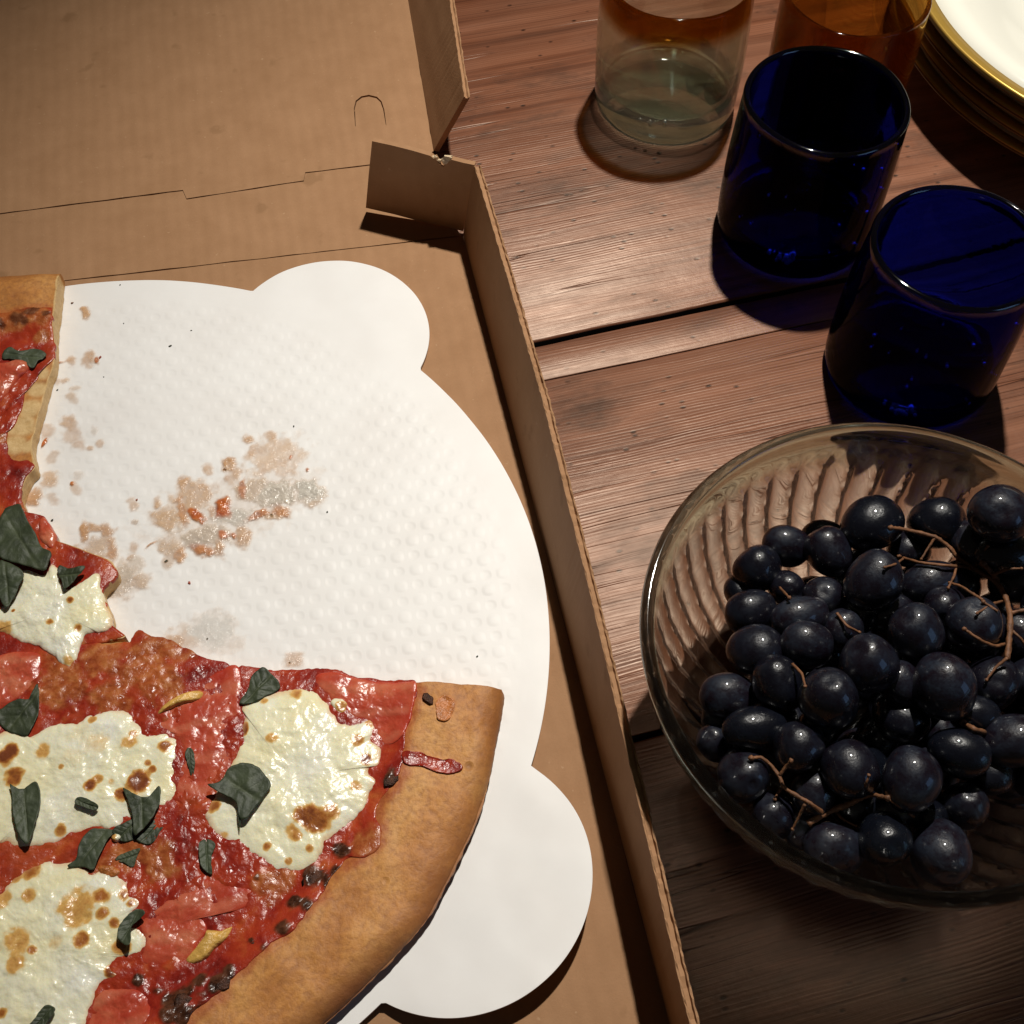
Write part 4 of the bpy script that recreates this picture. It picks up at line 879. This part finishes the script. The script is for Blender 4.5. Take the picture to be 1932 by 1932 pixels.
# ================================================================== plates
def plate(xy, z, label, jitter):
    root = thing("dinner_plate", label, "plate", "stacked gold-rimmed plates"); root.location = (xy[0] + jitter[0], xy[1] + jitter[1], z)
    Rp = .1526
    body = [(0, -.0230), (.080, -.0230), (.0815, -.0255), (.084, -.0255), (.0865, -.0225), (.100, -.0185), (.125, -.0100), (.1445, -.0042), (.1448, -.0004), (.125, -.0052), (.105, -.0110), (.096, -.0160), (.085, -.0185), (.060, -.0195), (0, -.0195)]
    V, F = lathe(body, 180); mesh_obj("plate_body", V, F, M_PORC, root)
    band = [(.1446, -.0040), (.1500, -.0024), (Rp - .0012, -.0016), (Rp, -.0002), (Rp - .0008, .0009), (.1512, .0010), (.1480, .0002), (.1446, -.0004), (.1446, -.0040)]
    V, F = lathe(band, 220); mesh_obj("gold_rim", V, F, M_GOLD, root)
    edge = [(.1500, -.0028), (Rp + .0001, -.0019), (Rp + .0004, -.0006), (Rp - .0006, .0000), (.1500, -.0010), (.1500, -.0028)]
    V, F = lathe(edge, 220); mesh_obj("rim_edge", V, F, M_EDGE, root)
    return root
PL = (.3752, .6175)
for i, (z, lab, jt) in enumerate(((.0265, "lowest gold-rimmed plate of the stack, touching the table", (-.001, .001)), (.0360, "second gold-rimmed plate from the table in the stack", (.0015, -.0005)),
                                  (.0455, "third gold-rimmed plate, just under the top one", (-.0005, .001)), (.0550, "white dinner plate with gold rim on top of the stack", (0, 0)))):
    plate(PL, z, lab, jt)

# ================================================================== bowl
BC = np.array([.1402, .1950]); BH = .085
def b_out(z): return float(np.interp(z, [0, .003, .008, .018, .032, .048, .066, BH], [.047, .0505, .0575, .0675, .0775, .0855, .0912, .0945]))
NF = 46
def make_bowl():
    n = NF * 12; prof = [(0, .0016), (.036, .0012), (.044, .0), (.0475, .0010)]
    zs = list(np.linspace(.004, .066, 34)) + [.069, .072, .0755, .079]
    io0 = len(prof)
    for z in zs: prof.append((b_out(z), z))
    for a in np.linspace(-.6, math.pi, 10): prof.append((b_out(BH - .003) - .0020 + .0027 * math.cos(a), BH - .0028 + .0028 * math.sin(a)))
    i1 = len(prof)
    for z in np.linspace(BH - .006, .010, 26): prof.append((b_out(z) - .0036, z))
    prof += [(.050, .0072), (.040, .0058), (.02, .0054), (0, .0053)]
    V = []; rows = []; F = []
    for i, (r, z) in enumerate(prof):
        if r < 1e-6: rows.append([len(V)]); V.append((0, 0, z)); continue
        row = []
        for j in range(n):
            a = 2 * math.pi * j / n; rr = r
            if io0 <= i < i1 and z < .072:
                sw = a + (z - .03) * 1.3                      # the flutes lean round the bowl
                f = (sw * NF / (2 * math.pi)) % 1.0
                arch = .0675 - .0060 * (2 * f - 1) ** 2      # each flute ends in a rounded arch
                k = 1.0 if z < arch else max(0, 1 - (z - arch) / .0018)
                k *= min(1, z / .010)
                rr = r - .0027 * k + .0031 * k * (1 - (2 * f - 1) ** 2) ** .6
            row.append(len(V)); V.append((rr * math.cos(a), rr * math.sin(a), z + .0004))
        rows.append(row)
    for A, B in zip(rows[:-1], rows[1:]):
        for j in range(n):
            k = (j + 1) % n
            if len(A) == 1: F.append((A[0], B[k], B[j]))
            elif len(B) == 1: F.append((A[j], A[k], B[0]))
            else: F.append((A[j], A[k], B[k], B[j]))
    o = mesh_obj("glass_bowl", V, F, mat_glass("pressed_glass", (.96, .98, .955), 1.5, .13, (.97, .98, .96), wav=.01, band=(.066, .076, (.89, .96, .87))), None, True)
    o.location = (BC[0], BC[1], 0); o.data.set_sharp_from_angle(angle=R(34))
    return tag(o, "clear pressed-glass bowl with slanting flutes holding dark grapes", "bowl")
make_bowl()

# ================================================================== grapes
up_b = thing("grape_bunch", "dark grape bunch at the far side of the bowl with long branching stem", "grapes", "grapes in the glass bowl")
lo_b = thing("grape_bunch", "dark grape bunch at the near side of the bowl with short forked stem", "grapes", "grapes in the glass bowl")
GR = [(815, 362, 110, 88, 4), (1025, 365, 86, 84, 3), (1215, 330, 106, 100, 2), (540, 428, 70, 60, 0), (672, 447, 68, 76, 1), (655, 395, 52, 40, -2), (452, 498, 73, 67, 1), (430, 637, 76, 66, 1), (585, 652, 88, 58, 2),
      (655, 592, 62, 58, 0), (815, 542, 96, 92, 5), (1000, 545, 88, 66, 1), (450, 757, 95, 78, 3), (605, 737, 75, 66, 4), (950, 702, 90, 86, 6), (1130, 682, 96, 86, 4), (800, 802, 95, 97, 6), (515, 862, 80, 79, 4),
      (675, 906, 92, 101, 7), (355, 902, 80, 70, 1), (1035, 872, 102, 106, 6), (1190, 860, 72, 108, 0), (440, 1002, 96, 72, 3), (317, 1047, 42, 54, -2), (578, 1060, 75, 76, 4), (405, 1147, 80, 86, 2), (740, 1127, 90, 84, 4),
      (935, 1162, 98, 97, 5), (1085, 1077, 90, 76, 3), (1250, 1042, 78, 96, 2), (625, 1206, 62, 60, 1), (500, 1277, 62, 67, 0), (850, 1347, 80, 82, 2), (690, 1377, 92, 78, 1), (1025, 1392, 97, 102, 2), (1100, 1247, 68, 68, -1),
      (1182, 1142, 72, 64, -1), (1225, 455, 92, 64, 0), (1262, 545, 76, 62, 1), (1150, 470, 60, 50, -1), (395, 568, 40, 42, -3), (870, 640, 70, 60, -2), (720, 690, 60, 60, -2), (900, 960, 80, 80, -3), (1280, 700, 70, 80, 2), (1320, 860, 90, 90, 2), (1370, 620, 90, 90, 2),       (1120, 420, 66, 60, 0), (930, 440, 60, 50, -1), (760, 640, 66, 60, 0), (1040, 620, 62, 56, 0), (900, 870, 60, 60, 0), (1130, 960, 70, 60, 1), (640, 990, 56, 50, -1), (330, 980, 50, 46, -2), (540, 560, 50, 46, -2), (880, 1260, 60, 56, 0), (980, 1285, 56, 50, -1), (590, 1310, 52, 50, -1), (1190, 1010, 60, 56, -1), (1400, 1000, 90, 90, 1), (1330, 1150, 80, 80, -1), (760, 1250, 70, 60, -2), (1480, 760, 95, 95, 1)]
pos = []; rad_ = []; dirs = []; asp = []
for (x, y, rx, ry, k) in GR:
    px, py = zp('bw', x, y); q = at(px, py, .052)[:2]; dd = np.hypot(*(q - BC)) / .075
    z = .054 - .017 * dd ** 2 + k * .0022
    P = at(px, py, max(z, .018)); dist = (P - CC) @ FW
    pos.append(P); rad_.append(min(math.sqrt(rx * ry), 100) / 1.288 * .7728 / FPX * dist); v = (P - CC); dirs.append(v / np.linalg.norm(v)); asp.append(rx / ry)
nvis = len(pos)
for i in range(60):                                   # those underneath, glimpsed in the gaps
    a = rng.uniform(0, 6.28); r = .056 * math.sqrt(rng.random()); z = rng.uniform(.017, .042)
    pos.append(np.array([BC[0] + .012 + r * math.cos(a), BC[1] + .004 + r * math.sin(a), z])); rad_.append(rng.uniform(.0075, .0098)); dirs.append(np.array([0, 0, -1.])); asp.append(1.1)
pos = np.array(pos); rad_ = np.array(rad_); dirs = np.array(dirs)
for it in range(120):
    D = pos[:, None] - pos[None]; L = np.linalg.norm(D, axis=2) + np.eye(len(pos)); ov = (rad_[:, None] + rad_[None]) * .82 - L; np.fill_diagonal(ov, 0); ov = np.maximum(ov, 0)
    push = (D / L[..., None] * ov[..., None]).sum(1) * .28
    al = (push[:nvis] * dirs[:nvis]).sum(1)[:, None] * dirs[:nvis]
    pos[:nvis] += al + .04 * (push[:nvis] - al)             # seen grapes slide mostly along the line of sight
    pos[nvis:] += push[nvis:]
    for i in range(len(pos)):                               # keep inside the bowl
        zmin = .0065 + rad_[i]
        if pos[i][2] < zmin: pos[i][2] = zmin
        d = pos[i][:2] - BC; rr = np.hypot(*d); rmax = b_out(min(pos[i][2], .085)) - .0042 - rad_[i] * .78
        if i < nvis:
            k = 0
            while rr > rmax and k < 30 and pos[i][2] < .092:
                pos[i] = pos[i] - dirs[i] * .001; k += 1; rr = np.hypot(*(pos[i][:2] - BC)); rmax = b_out(min(pos[i][2], .085)) - .0042 - rad_[i] * .78
        elif rr > rmax: pos[i][:2] = BC + d / rr * rmax
for i in range(nvis): rad_[i] = min(math.sqrt(GR[i][2] * GR[i][3]), 104) / 1.288 * .7728 / FPX * ((pos[i] - CC) @ FW) * 1.04
for i in range(nvis): rad_[i] = .0102 + (rad_[i] - .0102) * .68
variants = []
for k in range(6):
    bm = bmesh.new(); bmesh.ops.create_uvsphere(bm, u_segments=36, v_segments=22, radius=1.0)
    ph = rng.uniform(0, 6.28, 6)
    for v in bm.verts:
        p = np.array(v.co); f = 1 + .045 * math.sin(2.2 * p[0] + ph[0]) * math.sin(2.4 * p[1] + ph[1]) + .034 * math.sin(3.1 * p[2] + ph[2] + p[0] * 2)
        f -= .10 * math.exp(-((1 - p[2]) / .035))           # dimple where the stalk sat
        v.co = Vector(p * f * np.array([.97, .97, 1.06]))
    me = bpy.data.meshes.new("grape"); bm.to_mesh(me); bm.free(); me.materials.append(M_GRAPE)
    me.polygons.foreach_set("use_smooth", np.ones(len(me.polygons), bool)); variants.append(me)
for i in range(len(pos)):
    low = (GR[i][1] > 955 and GR[i][0] < 1160) if i < nvis else pos[i][1] < BC[1] - .01
    o = bpy.data.objects.new("grape", variants[i % 6]); COL.objects.link(o); o.parent = lo_b if low else up_b
    o.location = pos[i]; r = rad_[i]
    e = asp[i]
    if e > 1.12: o.rotation_euler = (random.uniform(-.3, .3), R(90) + random.uniform(-.25, .25), random.uniform(-.3, .3)); o.scale = (r / math.sqrt(e) * 1.04, r / math.sqrt(e) * 1.04, r * math.sqrt(e) * .96)
    else: o.rotation_euler = (R(-32) + random.uniform(-.9, .9), random.uniform(-.9, .9), random.uniform(0, 6.28)); o.scale = (r, r, r * 1.02)
def stem_path(pts, zs): return [at(*zp('bw', x, y), z) for (x, y), z in zip(pts, zs)]
def top_z(x, y):
    """height on the sight line just in front of the grapes there"""
    px, py = zp('bw', x, y); d = ray(px, py); d = d / np.linalg.norm(d); best = None
    for i in range(nvis):
        m = CC - pos[i]; b = m @ d; c = m @ m - (rad_[i] * 1.03) ** 2; q = b * b - c
        if q > 0:
            t = -b - math.sqrt(q); best = t if best is None else min(best, t)
    if best is None: return None
    return CC + d * (best - .0016)
def stem(pts, r0, r1, parent, seed):
    P = [top_z(*p) for p in pts]; known = [i for i, p in enumerate(P) if p is not None]
    if not known: return
    ts = [np.linalg.norm(P[i] - CC) for i in known]
    out = []
    for i, p in enumerate(pts):
        t = np.interp(i, known, ts); d = ray(*zp('bw', *p)); out.append(CC + d / np.linalg.norm(d) * t)
    out = np.array(out); T = np.linalg.norm(out - CC, axis=1)
    for _ in range(2):                                    # bridge the dips between grapes
        T2 = T.copy()
        for i in range(1, len(T) - 1): T2[i] = min(T[i], (T[i - 1] + T[i + 1]) / 2 + .0005)
        T = T2
    out = CC + (out - CC) / np.linalg.norm(out - CC, axis=1)[:, None] * T[:, None]
    r0 *= .78; r1 *= .78; V, F = tube(out, np.linspace(r0, r1, len(out)), 8, .5, seed)
    mesh_obj("stem", V, F, M_STEM, parent, True)
    ico = bmesh.new(); bmesh.ops.create_icosphere(ico, subdivisions=2, radius=r1 * 1.7)
    Vk = [tuple(np.array(v.co) * (1 + .4 * (random.random() - .5)) + out[-1]) for v in ico.verts]; Fk = [[q.index for q in f.verts] for f in ico.faces]; ico.free()
    mesh_obj("stem_knob", Vk, Fk, M_STEM, parent, True)
stem([(1235, 785), (1242, 720), (1246, 650), (1232, 590), (1200, 540), (1130, 500), (1080, 465), (1045, 425), (1010, 400), (950, 385), (905, 375), (868, 372)], .0015, .0009, up_b, 1)
stem([(1165, 520), (1110, 495), (1040, 490), (960, 482), (910, 466), (895, 462)], .0009, .0007, up_b, 2)
stem([(910, 468), (885, 486), (850, 496)], .0007, .0005, up_b, 3)
stem([(1160, 600), (1120, 575), (1090, 555), (1055, 545)], .0008, .0006, up_b, 4)
stem([(1205, 540), (1180, 505), (1160, 484)], .0013, .0012, up_b, 5)
stem([(1240, 735), (1195, 745), (1150, 725), (1100, 690)], .0009, .0007, up_b, 6)
stem([(1246, 640), (1290, 630), (1340, 640)], .0011, .0009, up_b, 7)
stem([(1205, 635), (1160, 605)], .0008, .0006, up_b, 13)
stem([(520, 560), (550, 592)], .0008, .0006, up_b, 8)
stem([(1162, 1016), (1130, 1004), (1096, 985)], .0013, .0011, up_b, 9)
stem([(608, 1303), (640, 1280), (690, 1258), (740, 1240), (780, 1218), (810, 1210), (860, 1222)], .0017, .0010, lo_b, 10)
stem([(655, 1268), (620, 1240), (575, 1215), (530, 1188), (520, 1155), (495, 1120), (462, 1092), (430, 1096)], .0011, .0008, lo_b, 11)
stem([(520, 1150), (538, 1125), (556, 1104)], .0009, .0007, lo_b, 12)
stem([(528, 1188), (514, 1206), (505, 1225)], .0008, .0006, lo_b, 14)
for k, (bunch, pts) in enumerate(((up_b, [(1080, 470), (1070, 520), (1050, 560)]), (up_b, [(1232, 600), (1190, 610), (1140, 640)]), (up_b, [(1010, 400), (990, 430), (965, 470)]), (up_b, [(1243, 690), (1280, 720), (1300, 760)]),
        (up_b, [(1236, 780), (1200, 810), (1170, 850)]), (up_b, [(1130, 500), (1150, 460), (1175, 430)]), (up_b, [(700, 640), (730, 680), (770, 700)]), (lo_b, [(690, 1258), (720, 1290), (760, 1310)]), (lo_b, [(600, 1240), (580, 1280), (560, 1320)]),
        (lo_b, [(860, 1222), (900, 1250), (940, 1280)]), (up_b, [(560, 800), (590, 830), (600, 870)]), (up_b, [(1190, 520), (1240, 500), (1280, 500)]), (lo_b, [(780, 1218), (790, 1180), (800, 1150)]))):
    stem(pts, .0008, .0005, bunch, 40 + k)
